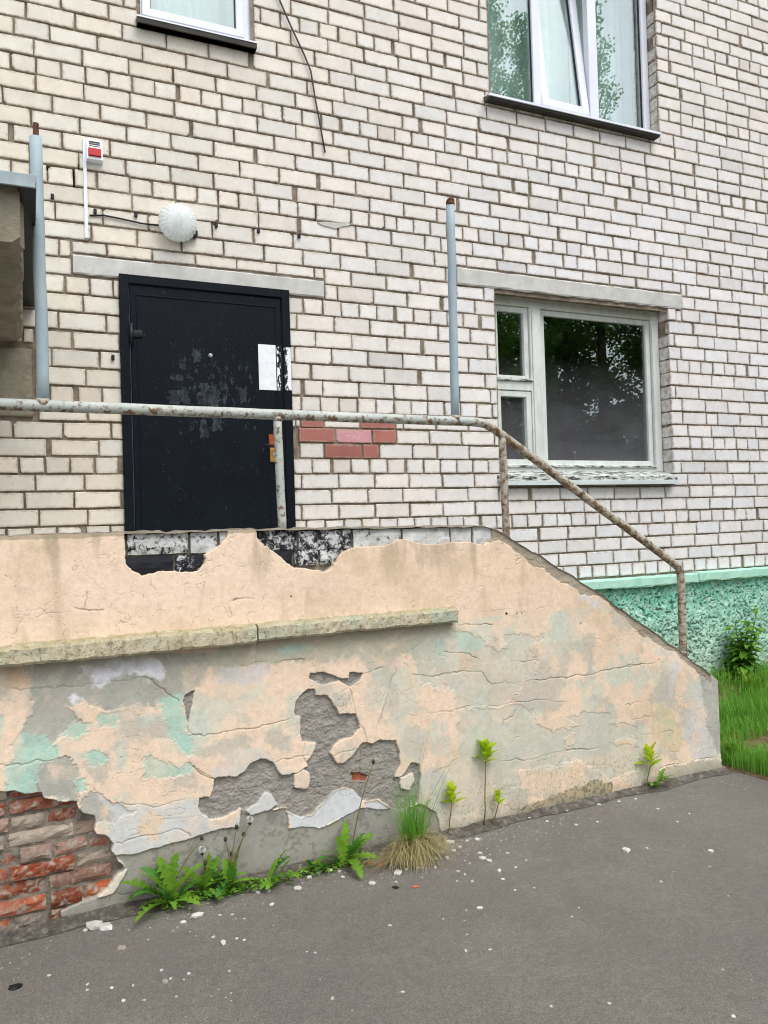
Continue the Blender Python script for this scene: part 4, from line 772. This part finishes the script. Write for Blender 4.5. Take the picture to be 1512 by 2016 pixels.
# landing slab edges that show as a ledge, the landing and its steps
def slab_edge(x0, x1, z0, z1, out, seed):
    r = random.Random(seed); n = int((x1-x0)/.022); vs = []; q = MB(); m_ = 8; b0 = 0
    for i in range(n+1):
        x = x0+(x1-x0)*i/n; b0 = .8*b0+r.uniform(-.0035, .0035); k = lambda a=.004: r.uniform(-a, a); o = ys(x)-out
        if r.random() < .06: b0 += .010
        ring_ = [(ys(x)+.03, z0), (o+.012+k(), z0+abs(b0)*.6), (o+k(.002), z0+.010+abs(b0)), (o+k(), (z0+z1)/2+k()), (o+k(.003), z1-.014+k()), (o+.012+k(), z1-.002+k(.003)), (o+out*.6, z1+k(.005)), (ys(x)+.03, z1+.006+k())]
        vs += [(x, a, b) for a, b in ring_]
    fs = [(i*m_+j, i*m_+(j+1) % m_, i*m_+m_+(j+1) % m_, i*m_+m_+j) for i in range(n) for j in range(m_)]+[tuple(range(m_)), tuple(range(n*m_, n*m_+m_))]
    q.add(vs, fs); return q.build('landing_slab_edge', M['ledge'], S)
slab_edge(-1.6, .916, 1.078, 1.160, .075, 1); slab_edge(.928, 1.985, 1.084, 1.160, .060, 2)
MB().box(-1.6, 2.3, -1.12, -.03, 1.03, 1.165).build('landing', M['concrete'], S)
for i in range(6): MB().box(2.302+i*.26, 2.562+i*.26, -1.08, -.10, 0, 1.0-i*.165, .006).build('step', M['canopy'], S)

# ================================================================== HANDRAIL
Hn = empty('handrail', (1.2, -1.27, 1.6), 'rusty pale blue pipe handrail with two tall poles on the stair wall', 'handrail')
def rp(x, z, off=.12): return Vector((x, ys(x)+off, z))
def arc(a, b, c, r_, n=7):
    u = (a-b).normalized(); w = (c-b).normalized(); return [(b+u*r_)*(1-t)**2+b*2*t*(1-t)+(b+w*r_)*t*t for t in [i/n for i in range(n+1)]]
A0, A1, A2, A3 = rp(-1.55, 2.15), rp(2.30, 2.147), rp(3.742, 1.262), rp(3.738, .69)
def wob(pts, k=.0015): return [p+Vector((R.uniform(-k, k), R.uniform(-k, k), R.uniform(-k, k))) for p in pts]
hz = [A0+(A1-A0)*(i/24) for i in range(24)]+arc(A0, A1, A2, .07)[:4]
MB().tube(wob(hz), .0255, 16).build('top_rail', M['pipe_rail'], Hn, True)
slp = [arc(A0, A1, A2, .07)[3]]+arc(A0, A1, A2, .07)[4:]+[A1+(A2-A1)*(.08+.84*i/12) for i in range(13)]+arc(A1, A2, A3, .05)+[A2+(A3-A2)*(.2+.8*i/5) for i in range(6)]
MB().tube(wob(slp), .0245, 16).build('sloping_rail', M['pipe_slope'], Hn, True)
def post(x0_, z0_, x1_, z1_, rad, name, mat): return MB().tube(wob([rp(x0_, z0_)+(rp(x1_, z1_)-rp(x0_, z0_))*(i/8) for i in range(9)]), rad, 14).build(name, mat, Hn, True)
post(1.108, 1.57, 1.100, 2.13, .021, 'post', M['pipe_rail']); post(2.420, 1.47, 2.412, 2.07, .021, 'post', M['pipe_slope'])
post(.058, 2.15, .052, 3.30, .0255, 'tall_pole', M['pipe_pole']); post(.052, 3.295, .052, 3.362, .012, 'pole_stub', M['rust'])
post(2.108, 2.15, 2.120, 3.335, .0235, 'tall_pole', M['pipe_pole']); post(2.120, 3.33, 2.120, 3.352, .0238, 'pole_stub', M['rust'])
for x, z, s in ((.056, 2.165, .032), (2.108, 2.165, .030), (1.100, 2.125, .026), (2.412, 2.072, .026), (3.738, .735, .028)):
    bm = bmesh.new(); bmesh.ops.create_icosphere(bm, subdivisions=2, radius=s)
    q = MB(); q.add([rp(x, z)+Vector((v.co.x, v.co.y, v.co.z*.8))*R.uniform(.88, 1.08) for v in bm.verts], [[v.index for v in f.verts] for f in bm.faces]); bm.free(); q.build('weld', M['pipe_slope'], Hn, True)

# ================================================================== SOIL, LAWN
XX, YY = np.meshgrid(np.linspace(3.93, 12, 160), np.linspace(-7, -.0, 140))
edge = 3.96+.03*(fbm(XX*0, YY, 3, 81, 3)-.5)+np.clip(-1.3-YY, 0, 9)*.16
def lawn_z(x, y):
    e = 3.96+np.clip(-1.3-y, 0, 9)*.16
    return np.clip((x-e)/.25, 0, 1)*(.016+.20*np.clip((y+1.35)/1.25, 0, 1)**1.4)+.02*np.clip((x-e)/.3, 0, 1)*(fbm(x, y, 2.5, 82, 3)-.3)
LZ = lawn_z(XX, YY); V = np.stack([np.maximum(XX, edge-.02), YY, np.where(XX < edge, .002, .004+LZ)], -1)
tag(gridmesh('lawn', V, np.ones((139, 159), bool), M['soil']), None, None, kind='structure')
rg = random.Random(31); q = MB(); rn = np.random.default_rng(4)
def blade(q, p, h, w, a, lean, tip=.5):
    d = Vector((math.cos(a), math.sin(a), 0)); s = Vector((-d.y, d.x, 0))*w; p = Vector(p)
    m1 = p+Vector((0, 0, h*.55))+d*lean*.3; t_ = p+Vector((0, 0, h*(1-.25*min(1, lean/h))))+d*lean
    q.add([p-s, p+s, m1-s*.8, m1+s*.8, t_], [(0, 1, 3, 2), (2, 3, 4)])
n_b = 0
while n_b < 46000:
    x = 3.97+rg.random()**1.7*5; y = -rg.random()**1.3*3.6-.03
    if x < 3.98+max(0, -1.3-y)*.16: continue
    f = float(vn(np.array(x), np.array(y), 2.6, 83)); bare = (y > -.55 and x < 5.4 and rg.random() < .75) or f < .22
    if bare: n_b += .2; continue
    z = float(lawn_z(np.array(x), np.array(y))); hh = rg.uniform(.05, .13)*(1+.7*(f > .6))
    blade(q, (x, y, z), hh, rg.uniform(.0018, .0035), rg.uniform(0, 6.28), rg.uniform(.01, .06)); n_b += 1
tag(q.build('lawn_grass', M['grass']), 'green lawn grass beside the foot of the stair', 'grass', kind='stuff')
# grit washed up along the foot of the stair wall
xs3 = np.linspace(-1.6, 3.93, 260); XX, TT = np.meshgrid(xs3, np.linspace(0, 1, 7)); wdt = .05+.07*fbm(XX, XX*0, 3, 85, 3)
YY = ys(XX)+.01-TT*wdt; ZZ = .003+(1-TT)**1.5*(.020+.02*(fbm(XX, YY, 14, 86, 3)-.4))
tag(gridmesh('grit_strip', np.stack([XX, YY, ZZ], -1), np.ones((6, 259), bool), M['dust']), None, None, kind='structure')

# ================================================================== PLANTS
def leaf_geo(base, d, up, L_, W_, kind='ovate', droop=.3, fold=.25, n=9, rr=R):
    d = Vector(d).normalized(); up = Vector(up); s = d.cross(up).normalized(); nrm = s.cross(d).normalized(); vs = []; p = Vector(base); cur = d.copy()
    for i in range(n+1):
        t = i/n
        if kind == 'ovate': w = math.sin(math.pi*min(1, .04+t**.85*.96))**.8
        elif kind == 'toothed': w = (.18+.82*math.sin(math.pi*min(1, t**1.25*.98+.02)))*(1.0 if i % 2 else .36)
        else: w = (.15+.85*math.sin(math.pi*t**1.4))*(.9 if i % 2 else .75)
        if i == n: w = .02
        w *= W_/2*rr.uniform(.82, 1.15); nn = s.cross(cur).normalized(); s = (s+nn*rr.uniform(-.12, .12)).normalized()
        vs += [p-s*w+nn*w*fold+(cur*(-.05*L_) if kind == 'toothed' and i % 2 else Vector()), p.copy(), p+s*w+nn*w*fold+(cur*(-.05*L_) if kind == 'toothed' and i % 2 else Vector())]
        p = p+cur*(L_/n); cur = (cur+Vector((0, 0, -droop/n))).normalized()
    return vs, [f for i in range(n) for f in ((i*3, i*3+1, i*3+4, i*3+3), (i*3+1, i*3+2, i*3+5, i*3+4))]
def add_leaf(root, base, d, L_, W_, kind, mat, droop=.3, fold=.25, up=(0, 0, 1), n=9, name='leaf'):
    v, f = leaf_geo(base, d, up if abs(Vector(d).normalized().z) < .95 else (0, -1, .1), L_, W_, kind, droop, fold, n); q = MB(); q.add(v, f); return q.build(name, mat, root, True)
def foot(px_, py_):                                  # foot of the stair wall below this pixel
    p = gnd(px_, py_); return Vector((p[0], min(p[1], ys(p[0])-.012), 0))
def sapling(px_, py_, top_py, lab, nl, L_, rr, side=0):
    b = foot(px_, py_); topz = float(st(px_+side, top_py, b.y-ys(b.x))[2]); h = topz-L_*1.15; sx = float(st(px_+side, top_py)[0])-b.x
    r_ = empty('sapling', b, lab, 'sapling', 'young saplings at the foot of the stair wall')
    pts = [b+Vector((sx*t, -.004*math.sin(t*3), h*t)) for t in (0, .25, .5, .75, 1)]; pts[1] += Vector((.006, 0, 0))
    MB().tube(pts, [.0042, .0036, .0032, .003, .0024], 7).build('stem', M['stem'], r_, True); tp = pts[-1]
    span = L_*.85; tot = int(nl*1.5)
    MB().tube([tp, tp+Vector((0, 0, span*.8))], [.0024, .0012], 6).build('stem_tip', M['young_leaf'], r_, True)
    for i in range(tot):
        t_ = (i+.5)/tot; a = i*2.4+rr.uniform(-.4, .4); el = rr.uniform(.25, .7)+.6*t_; d = Vector((math.cos(a)*math.cos(el), math.sin(a)*math.cos(el)*.7-.12, math.sin(el)))
        add_leaf(r_, tp+Vector((0, 0, span*(t_*.8-.05))), d, L_*rr.uniform(.5, .78)*(1.1-.35*t_), L_*rr.uniform(.24, .33), 'ovate', M['young_leaf'], rr.uniform(.2, .8), .22)
    return r_
rs = random.Random(41)
sapling(952, 1630, 1447, 'tallest bright green sapling against the stair wall', 12, .125, rs, -3)
sapling(968, 1628, 1546, 'short thin sapling right beside the tallest one', 7, .09, rs, 4)
sapling(880, 1646, 1532, 'bright green sapling next to the grass tuft', 9, .115, rs, 4)
sapling(1268, 1555, 1458, 'bright green sapling near the lower end of the stair wall', 7, .135, rs, 4)
def dandelion(px_, py_, lab, leaves, stems, rr, L0=.16, name='dandelion', kind='toothed'):
    b = foot(px_, py_); r_ = empty(name, b, lab, 'weed', 'weeds along the foot of the stair wall')
    for i in range(leaves):
        a = math.pi+math.pi*(i+.5)/leaves+rr.uniform(-.25, .25) if i % 3 else rr.uniform(.1, 3.0); el = rr.uniform(.45, 1.35)
        d = Vector((math.cos(a)*math.cos(el), (-abs(math.sin(a)) if i % 3 else .12*math.sin(a))*math.cos(el)*.8, math.sin(el)))
        L_ = L0*rr.uniform(.65, 1.3); add_leaf(r_, b+Vector((rr.uniform(-.03, .03), rr.uniform(-.03, .0), .004)), d, L_, L_*.32, kind, M['leaf'] if rr.random() < .7 else M['dark_leaf'], rr.uniform(.6, 1.7), .3, n=15)
    for (tx, ty, fl) in stems:
        off = -.03-.02*rr.random(); e = st(tx, ty, off); tp = Vector(e); s0 = b+Vector((rr.uniform(-.03, .03), rr.uniform(-.02, 0), 0)); mid = s0+(tp-s0)*.5+Vector(((tp.x-s0.x)*-.25, -.01, .02))
        st_ = MB().tube([s0*(1-t)**2+mid*2*t*(1-t)+tp*t*t for t in [k/8 for k in range(9)]], [.0034-.0012*k/8 for k in range(9)], 7).build('flower_stem', M['stem'], r_, True)
        bm = bmesh.new(); bmesh.ops.create_icosphere(bm, subdivisions=2, radius=1.0); q = MB()
        q.add([tp+Vector((v.co.x*.0085, v.co.y*.0085, v.co.z*.012+.006)) for v in bm.verts], [[v.index for v in f.verts] for f in bm.faces]); q.build('bud', M['bud'], st_, True)
        if fl:
            c_ = tp+Vector((0, 0, .020)); q = MB(); rad = .016 if fl > 1 else .007
            for k in range(150 if fl > 1 else 40):
                z_ = 1-2*(k+.5)/(150 if fl > 1 else 40); a = k*2.399; w_ = math.sqrt(max(0, 1-z_*z_)); dd = Vector((math.cos(a)*w_, math.sin(a)*w_, z_)); o_ = dd.orthogonal().normalized()*.0026
                if dd.z > -.75: q.add([c_+dd*rad*.2, c_+dd*rad+o_, c_+dd*rad-o_], [(0, 1, 2)])
            q.build('seed_head', M['fluff'], st_)
        bm.free()
    return r_
dandelion(335, 1778, 'large dandelion with drooping toothed leaves at the left end of the weeds', 19, [(397, 1652, 0), (322, 1708, 1), (314, 1716, 0)], rs, .20)
dandelion(402, 1757, 'leafy dandelion with white seed head in the middle of the left weeds', 16, [(398, 1682, 2), (405, 1700, 0)], rs, .14)
dandelion(447, 1752, 'dandelion with several tall stems and buds, second clump from the brick scar', 18, [(492, 1622, 2), (480, 1645, 0), (456, 1684, 0), (466, 1688, 0), (444, 1655, 0), (466, 1630, 1)], rs, .14)
dandelion(540, 1735, 'small weed with two upright leaves against the grey render', 8, [], rs, .14)
dandelion(615, 1712, 'low creeping weed left of the broad leaved dandelion', 12, [], rs, .06, 'creeping_weed', 'wavy')
dandelion(680, 1700, 'broad leaved dandelion left of the grass tuft', 13, [(735, 1502, 0)], rs, .19)
dandelion(480, 1755, 'low creeping weed trailing right from the tall dandelion stems', 12, [], rs, .055, 'creeping_weed', 'wavy')
dandelion(1285, 1550, 'dandelion rosette beside the sapling near the wall end', 7, [], rs, .12)
# mat of small leaves between the clumps
q = MB(); rm = random.Random(47)
for i in range(800):
    t = rm.random(); u = 300+t*420+rm.gauss(0, 6); p = foot(u, 1786-(u-300)*.222); c_ = p+Vector((rm.uniform(-.04, .04), -abs(rm.gauss(0, .035)), rm.uniform(.005, .03))); a = rm.uniform(0, 6.28); d = Vector((math.cos(a), math.sin(a), rm.uniform(-.2, .7)))
    if .55 < t < .68 and rm.random() < .7: continue
    v, f = leaf_geo(c_, d, (0, 0, 1), rm.uniform(.012, .03), rm.uniform(.006, .013), 'ovate', .4, .2, 3); q.add(v, f)
tag(q.build('ground_weeds', M['leaf']), 'mat of small green leaves between the weed clumps', 'weeds', kind='stuff')
# grass tuft
tb = foot(812, 1690); TF = empty('grass_tuft', tb, 'tall grass tuft with dry straw skirt at the foot of the stair wall', 'grass tuft')
q = MB()
def long_blade(q, p, a, el, L_, w, droop, n=7):
    d = Vector((math.cos(a)*math.cos(el), math.sin(a)*math.cos(el), math.sin(el))); s = Vector((-math.sin(a), math.cos(a), 0)); vs = []; p = Vector(p)
    for i in range(n+1):
        vs += [p-s*w*(1-.85*i/n), p+s*w*(1-.85*i/n)]; p = p+d*(L_/n); d = (d+Vector((0, 0, -droop/n))).normalized()
        if p.z < .006: p.z = .006
        lim = ys(p.x)-.006
        if p.y > lim: p.y = lim
    q.add(vs, [(2*i, 2*i+1, 2*i+3, 2*i+2) for i in range(n)])
for i in range(260): long_blade(q, tb+Vector((rs.gauss(0, .03), -abs(rs.gauss(0, .02)), .05)), rs.uniform(0, 6.28), rs.uniform(1.0, 1.5), rs.uniform(.14, .34), .0022, rs.uniform(.1, .6))
for px_, py_, el_, a_ in ((0, 0, 1.5, 0), (0, 0, 1.35, 3.3), (0, 0, 1.2, .1), (0, 0, 1.15, -.1), (0, 0, 1.42, 3.0), (0, 0, 1.05, .25), (0, 0, 1.45, 0.5)): long_blade(q, tb+Vector((rs.gauss(0, .02), -.02, .08)), a_, el_, rs.uniform(.42, .62), .0028, rs.uniform(.5, 1.6), 12)
tag(q.build('green_blades', M['grass'], TF), None, None, kind='stuff'); q = MB()
for i in range(850): long_blade(q, tb+Vector((rs.gauss(0, .05), -abs(rs.gauss(0, .03)), rs.uniform(.03, .09))), rs.uniform(2.9, 6.5), rs.uniform(.2, 1.2), rs.uniform(.08, .20), .0017, rs.uniform(1.5, 3.2))
for i in range(90): long_blade(q, tb+Vector((rs.gauss(-.02, .05), -.02, .02)), rs.choice((3.2, 3.4, 6.2))+rs.gauss(0, .15), rs.uniform(.2, .5), rs.uniform(.2, .36), .0013, rs.uniform(.4, 1.0))
tag(q.build('dry_blades', M['straw'], TF), None, None, kind='stuff')
# leafy herb by the mint plinth
hb = Vector((5.36, -.16, .18)); HB = empty('leafy_herb', hb, 'bushy dark green leafy herb growing against the mint plinth', 'plant')
for i in range(15):
    a = rs.uniform(0, 6.28); hgt_ = rs.uniform(.28, .52) if i else .62; lean = rs.uniform(.02, .14); tp = hb+Vector((math.cos(a)*lean+.05, min(.08, math.sin(a)*lean), hgt_)); s0 = hb+Vector((rs.uniform(-.05, .05), rs.uniform(-.05, .03), 0))
    MB().tube([s0, (s0+tp)/2+Vector((.01, 0, .02)), tp], [.006, .005, .003], 7).build('stem', M['dark_leaf'], HB, True)
    for k in range(13):
        t = .18+.82*k/12; p = s0+(tp-s0)*t; b_ = k*2.4+i; d = Vector((math.cos(b_), math.sin(b_)*.8-.1, rs.uniform(.1, .7)))
        add_leaf(HB, p, d, rs.uniform(.10, .19)*(1.15-.5*t), rs.uniform(.055, .09)*(1.1-.4*t), 'ovate', M['leaf'] if (t > .6 or rs.random() < .4) else M['dark_leaf'], 1.1, .25, n=6)
for x, y, s_, lab in ((4.10, -1.22, .15, 'grass clump at the corner of the stair wall and lawn'), (5.2, -.42, .20, 'long grass clump in front of the leafy herb')):
    z = float(lawn_z(np.array(x), np.array(y))); o = Vector((x, y, z+.004)); r_ = empty('grass_clump', o, lab, 'grass clump'); q = MB()
    for i in range(150):
        a = rs.uniform(0, 6.28); blade(q, o+Vector((rs.gauss(0, .03), rs.gauss(0, .03), 0)), s_*rs.uniform(.6, 1.2), rs.uniform(.003, .006), a, rs.uniform(.03, .14))
    tag(q.build('blades', M['leaf'], r_), None, None, kind='stuff')

# ================================================================== DEBRIS
def chip_mesh(rr, flat):
    bm = bmesh.new(); bmesh.ops.create_icosphere(bm, subdivisions=1, radius=1.0)
    sx, sy = rr.uniform(.75, 1.25), rr.uniform(.6, 1.0)
    for v in bm.verts:
        k = rr.uniform(.72, 1.12); v.co = (v.co.x*sx*k, v.co.y*sy*k, (max(-.55, min(.55, v.co.z*k))+.55)*flat)
    me = bpy.data.meshes.new('chip'); bm.to_mesh(me); bm.free(); return me
rd = random.Random(53); variants = {m_: [chip_mesh(rd, rd.uniform(.35, .8)) for _ in range(7)] for m_ in ('chip', 'chip_grey', 'chip_red', 'black')}
for m_, l_ in variants.items():
    for me in l_: me.materials.append(M[m_])
def chip(px_, py_, size_px, mat, lab, name='plaster_chip', group='plaster chips scattered on the asphalt'):
    p = gnd(px_, py_)
    lim = ys(p[0])-.02
    if p[1] > lim and p[0] < 3.9: p[1] = lim
    o = bpy.data.objects.new(name, rd.choice(variants[mat])); COL.objects.link(o); dist = np.linalg.norm(p-CAM); s = size_px/2*dist/FPX
    o.location = (p[0], p[1], -.001); o.rotation_euler = (0, 0, rd.uniform(0, 6.28)); o.scale = (s, s, s*rd.uniform(.7, 1.0)); tag(o, lab, 'chip' if mat != 'black' else 'clod', group); return o
for px_, py_, s_, lab in ((184, 1826, 34, 'largest white plaster lump, below the bared bricks'), (207, 1828, 26, 'white plaster lump right beside the largest one'), (168, 1833, 12, 'small plaster lump left of the largest one'),
    (388, 1805, 26, 'white plaster flake below the left dandelions'), (586, 1751, 22, 'white plaster flake below the small two-leaved weed'), (784, 1721, 24, 'white plaster lump in front of the grass tuft'), (733, 1740, 18, 'white plaster flake left of the black clod'),
    (886, 1661, 22, 'flat white plaster piece right of the grass tuft'), (1233, 1675, 20, 'lone white plaster ring far out on the asphalt'), (1399, 1676, 14, 'white chip farthest right on the asphalt'), (950, 1690, 13, 'left of a pair of white pebbles beyond the grass tuft'), (963, 1696, 13, 'right of a pair of white pebbles beyond the grass tuft'),
    (945, 1789, 14, 'thin white sliver in the middle of the asphalt'), (440, 1857, 14, 'white sliver on the asphalt below the left dandelions'), (628, 1718, 16, 'pale flake under the creeping weed')):
    chip(px_, py_, s_, 'chip', lab)
chip(240, 1868, 22, 'chip_grey', 'flat grey stone flake below the bared bricks', 'stone_flake', 'grey flakes'); chip(325, 1934, 14, 'chip_grey', 'small brown stone chip low on the asphalt', 'stone_flake', 'grey flakes')
chip(818, 1748, 12, 'chip_red', 'orange brick chip on the asphalt beside the black clod', 'brick_chip', 'brick chips'); chip(748, 1703, 13, 'chip_red', 'orange brick chip at the edge of the grass tuft', 'brick_chip', 'brick chips'); chip(724, 1701, 16, 'chip_red', 'red brick piece between dandelion and grass tuft', 'brick_chip', 'brick chips')
chip(779, 1748, 12, 'black', 'small black clod in front of the grass tuft', 'dark_clod', 'dark clods'); chip(32, 1945, 20, 'black', 'black clod at the lower left of the asphalt', 'dark_clod', 'dark clods')
LAB = 'small white plaster chip scattered over the asphalt'
for px_, py_, s_ in ((96, 1921, 9), (172, 1938, 6), (172, 1949, 8), (220, 1945, 8), (243, 1971, 9), (262, 1941, 7), (284, 1969, 6), (318, 1911, 8), (336, 1927, 7), (372, 1917, 9), (362, 1929, 6), (347, 1962, 7), (452, 1912, 8), (455, 1955, 6), (654, 1966, 9), (604, 1874, 6), (621, 1876, 7), (420, 1845, 10), (466, 1848, 8), (481, 1851, 8), (361, 1816, 10), (433, 1802, 10), (457, 1801, 8), (292, 1850, 5), (535, 1781, 12), (530, 1754, 10), (508, 1758, 9),
    (610, 1728, 14), (650, 1714, 14), (668, 1716, 10), (675, 1727, 10), (638, 1705, 9), (769, 1705, 9), (800, 1712, 12), (823, 1709, 10), (780, 1737, 8), (857, 1709, 10), (902, 1716, 8), (940, 1653, 12), (920, 1656, 9), (983, 1715, 12), (930, 1735, 8), (990, 1731, 9), (915, 1722, 6), (1014, 1753, 7), (1036, 1694, 6), (1052, 1748, 6), (1077, 1618, 9), (1134, 1624, 9), (1176, 1619, 8), (1218, 1579, 10), (1180, 1584, 10), (1117, 1597, 8), (1042, 1611, 10), (1252, 1573, 6), (1295, 1593, 8), (1274, 1670, 7), (1334, 1618, 7), (1357, 1602, 5), (1302, 1736, 7), (1434, 1764, 5), (768, 1822, 9), (918, 1793, 6), (965, 1870, 8), (917, 1872, 7), (793, 1953, 8), (1085, 1982, 8), (1200, 1976, 9), (1444, 2002, 10), (1423, 1909, 6), (1126, 1805, 6), (1140, 1787, 5), (1397, 1706, 5), (870, 1680, 14), (893, 1676, 12), (880, 1690, 12), (905, 1668, 10), (858, 1690, 12), (1000, 1680, 9), (1015, 1708, 7), (925, 1700, 6), (900, 1735, 6), (945, 1680, 8)):
    chip(px_, py_, s_, 'chip', LAB)
# crumbs: specks of plaster and grit
q = MB(); rc2 = random.Random(59)
for i in range(2000):
    if rc2.random() < .84:
        x = rc2.uniform(-.5, 3.9) if rc2.random() < .55 else rc2.gauss(1.9, .35); y = ys(x)-.03-abs(rc2.gauss(0, .16))
    else: x = rc2.uniform(-1.5, 4.5); y = rc2.uniform(-4.4, -1.45)
    if x > 3.9+max(0, -1.3-y)*.16: continue
    s = .0014+.0045*rc2.random()**4; a = rc2.uniform(0, 6.28); vs = [(x+s*math.cos(a+k*2.1)*rc2.uniform(.6, 1.2), y+s*math.sin(a+k*2.1)*rc2.uniform(.6, 1.2), .0005) for k in range(3)]+[(x, y, s*rc2.uniform(.5, 1))]
    q.add(vs, [(0, 1, 3), (1, 2, 3), (2, 0, 3)])
tag(q.build('plaster_crumbs', M['chip']), 'fine white plaster crumbs strewn over the asphalt', 'crumbs', kind='stuff')

# ================================================================== TREES ACROSS THE YARD (seen in the window panes)
def tree(x, y, h, crown_r, crown_lo, nleaf, ls, mat, lab, seed, slim=False):
    r = random.Random(seed); o = empty('tree', (x, y, 0), lab, 'tree', 'trees across the yard'); b = Vector((x, y, 0)); q = MB()
    q.tube([b+Vector((r.uniform(-.15, .15)*t, r.uniform(-.15, .15)*t, h*.93*t)) for t in (0, .2, .4, .6, .8, 1)], [.22, .18, .14, .1, .06, .02], 9); cl = []
    for i in range(34 if not slim else 22):
        t = crown_lo+(1-crown_lo)*((i+.5)/(34 if not slim else 22)); a = i*2.4+r.uniform(-.4, .4); f = (1-((t-crown_lo)/(1-crown_lo)))**.55 if slim else math.sin(math.pi*(.12+.86*(t-crown_lo)/(1-crown_lo)))**.7
        rad = crown_r*f*r.uniform(.55, 1.0); e = b+Vector((math.cos(a)*rad, math.sin(a)*rad, h*t+rad*.25)); s0 = b+Vector((0, 0, h*t*.92)); q.tube([s0, (s0+e)/2+Vector((0, 0, .1)), e], [.05, .03, .012], 5)
        for k in (.45, .75, 1.0): cl.append((s0+(e-s0)*k, .34*crown_r*r.uniform(.55, 1.0)))
    q.build('trunk', M['bark'], o, True); q = MB()
    for i in range(nleaf):
        c, cr_ = r.choice(cl); d = Vector((r.gauss(0, 1), r.gauss(0, 1), r.gauss(0, .7))).normalized()*cr_*r.random()**.45; p = c+d; u = Vector((r.gauss(0, 1), r.gauss(0, 1), r.gauss(0, 1))).normalized(); w = u.orthogonal().normalized()*ls*.5; u = u*ls
        q.add([p-u*.5, p+w, p+u*.5, p-w], [(0, 1, 2, 3)])
    q.build('crown', mat, o); return o
tree(11.9, -13.3, 16.9, 1.4, .25, 15000, .075, M['tree_leaf'], 'tall light green tree reflected at the left of the upper window', 1)
tree(13.25, -13.3, 16.1, 1.2, .25, 14000, .075, M['tree_leaf'], 'light green tree reflected second in the upper window', 2)
tree(15.7, -13.3, 17.4, 1.1, .3, 6000, .075, M['tree_leaf'], 'sparse tree reflected in the right pane of the upper window', 3)
for i, (x, y, h, lab) in enumerate(((7.5, -14.5, 8, 'dark tree across the yard, leftmost'), (10, -15.5, 9, 'dark tree across the yard, second from left'), (12.6, -15.2, 8.6, 'dark tree across the yard, third from left'), (14.8, -13.8, 9.4, 'dark tree across the yard, fourth from left'), (17.4, -13.2, 9.0, 'dark tree across the yard, fifth from left'), (19.8, -11.5, 9.5, 'dark tree across the yard, sixth from left'), (22, -9.5, 9, 'dark tree across the yard, rightmost'))):
    tree(x, y, h, 2.3, .06, 18000, .10, M['conifer_leaf'], lab, 10+i, i % 2 == 1)
q = MB(); rw = random.Random(71)                     # the wood behind them, one mass
for i in range(15000):
    x = rw.uniform(2, 36); y = -17.5-.25*(20-x)*.2+rw.gauss(0, .7); hmax = 6.2+1.3*math.sin(x*.9)+.8*math.sin(x*2.3); p = Vector((x, y, hmax*rw.random()**.8)); u = Vector((rw.gauss(0, 1), rw.gauss(0, 1), rw.gauss(0, 1))).normalized(); w = u.orthogonal().normalized()*.17; u = u*.34
    q.add([p-u*.5, p+w, p+u*.5, p-w], [(0, 1, 2, 3)])
tag(q.build('wood', M['conifer_leaf']), 'dense dark wood behind the trees across the yard', 'wood', kind='stuff')
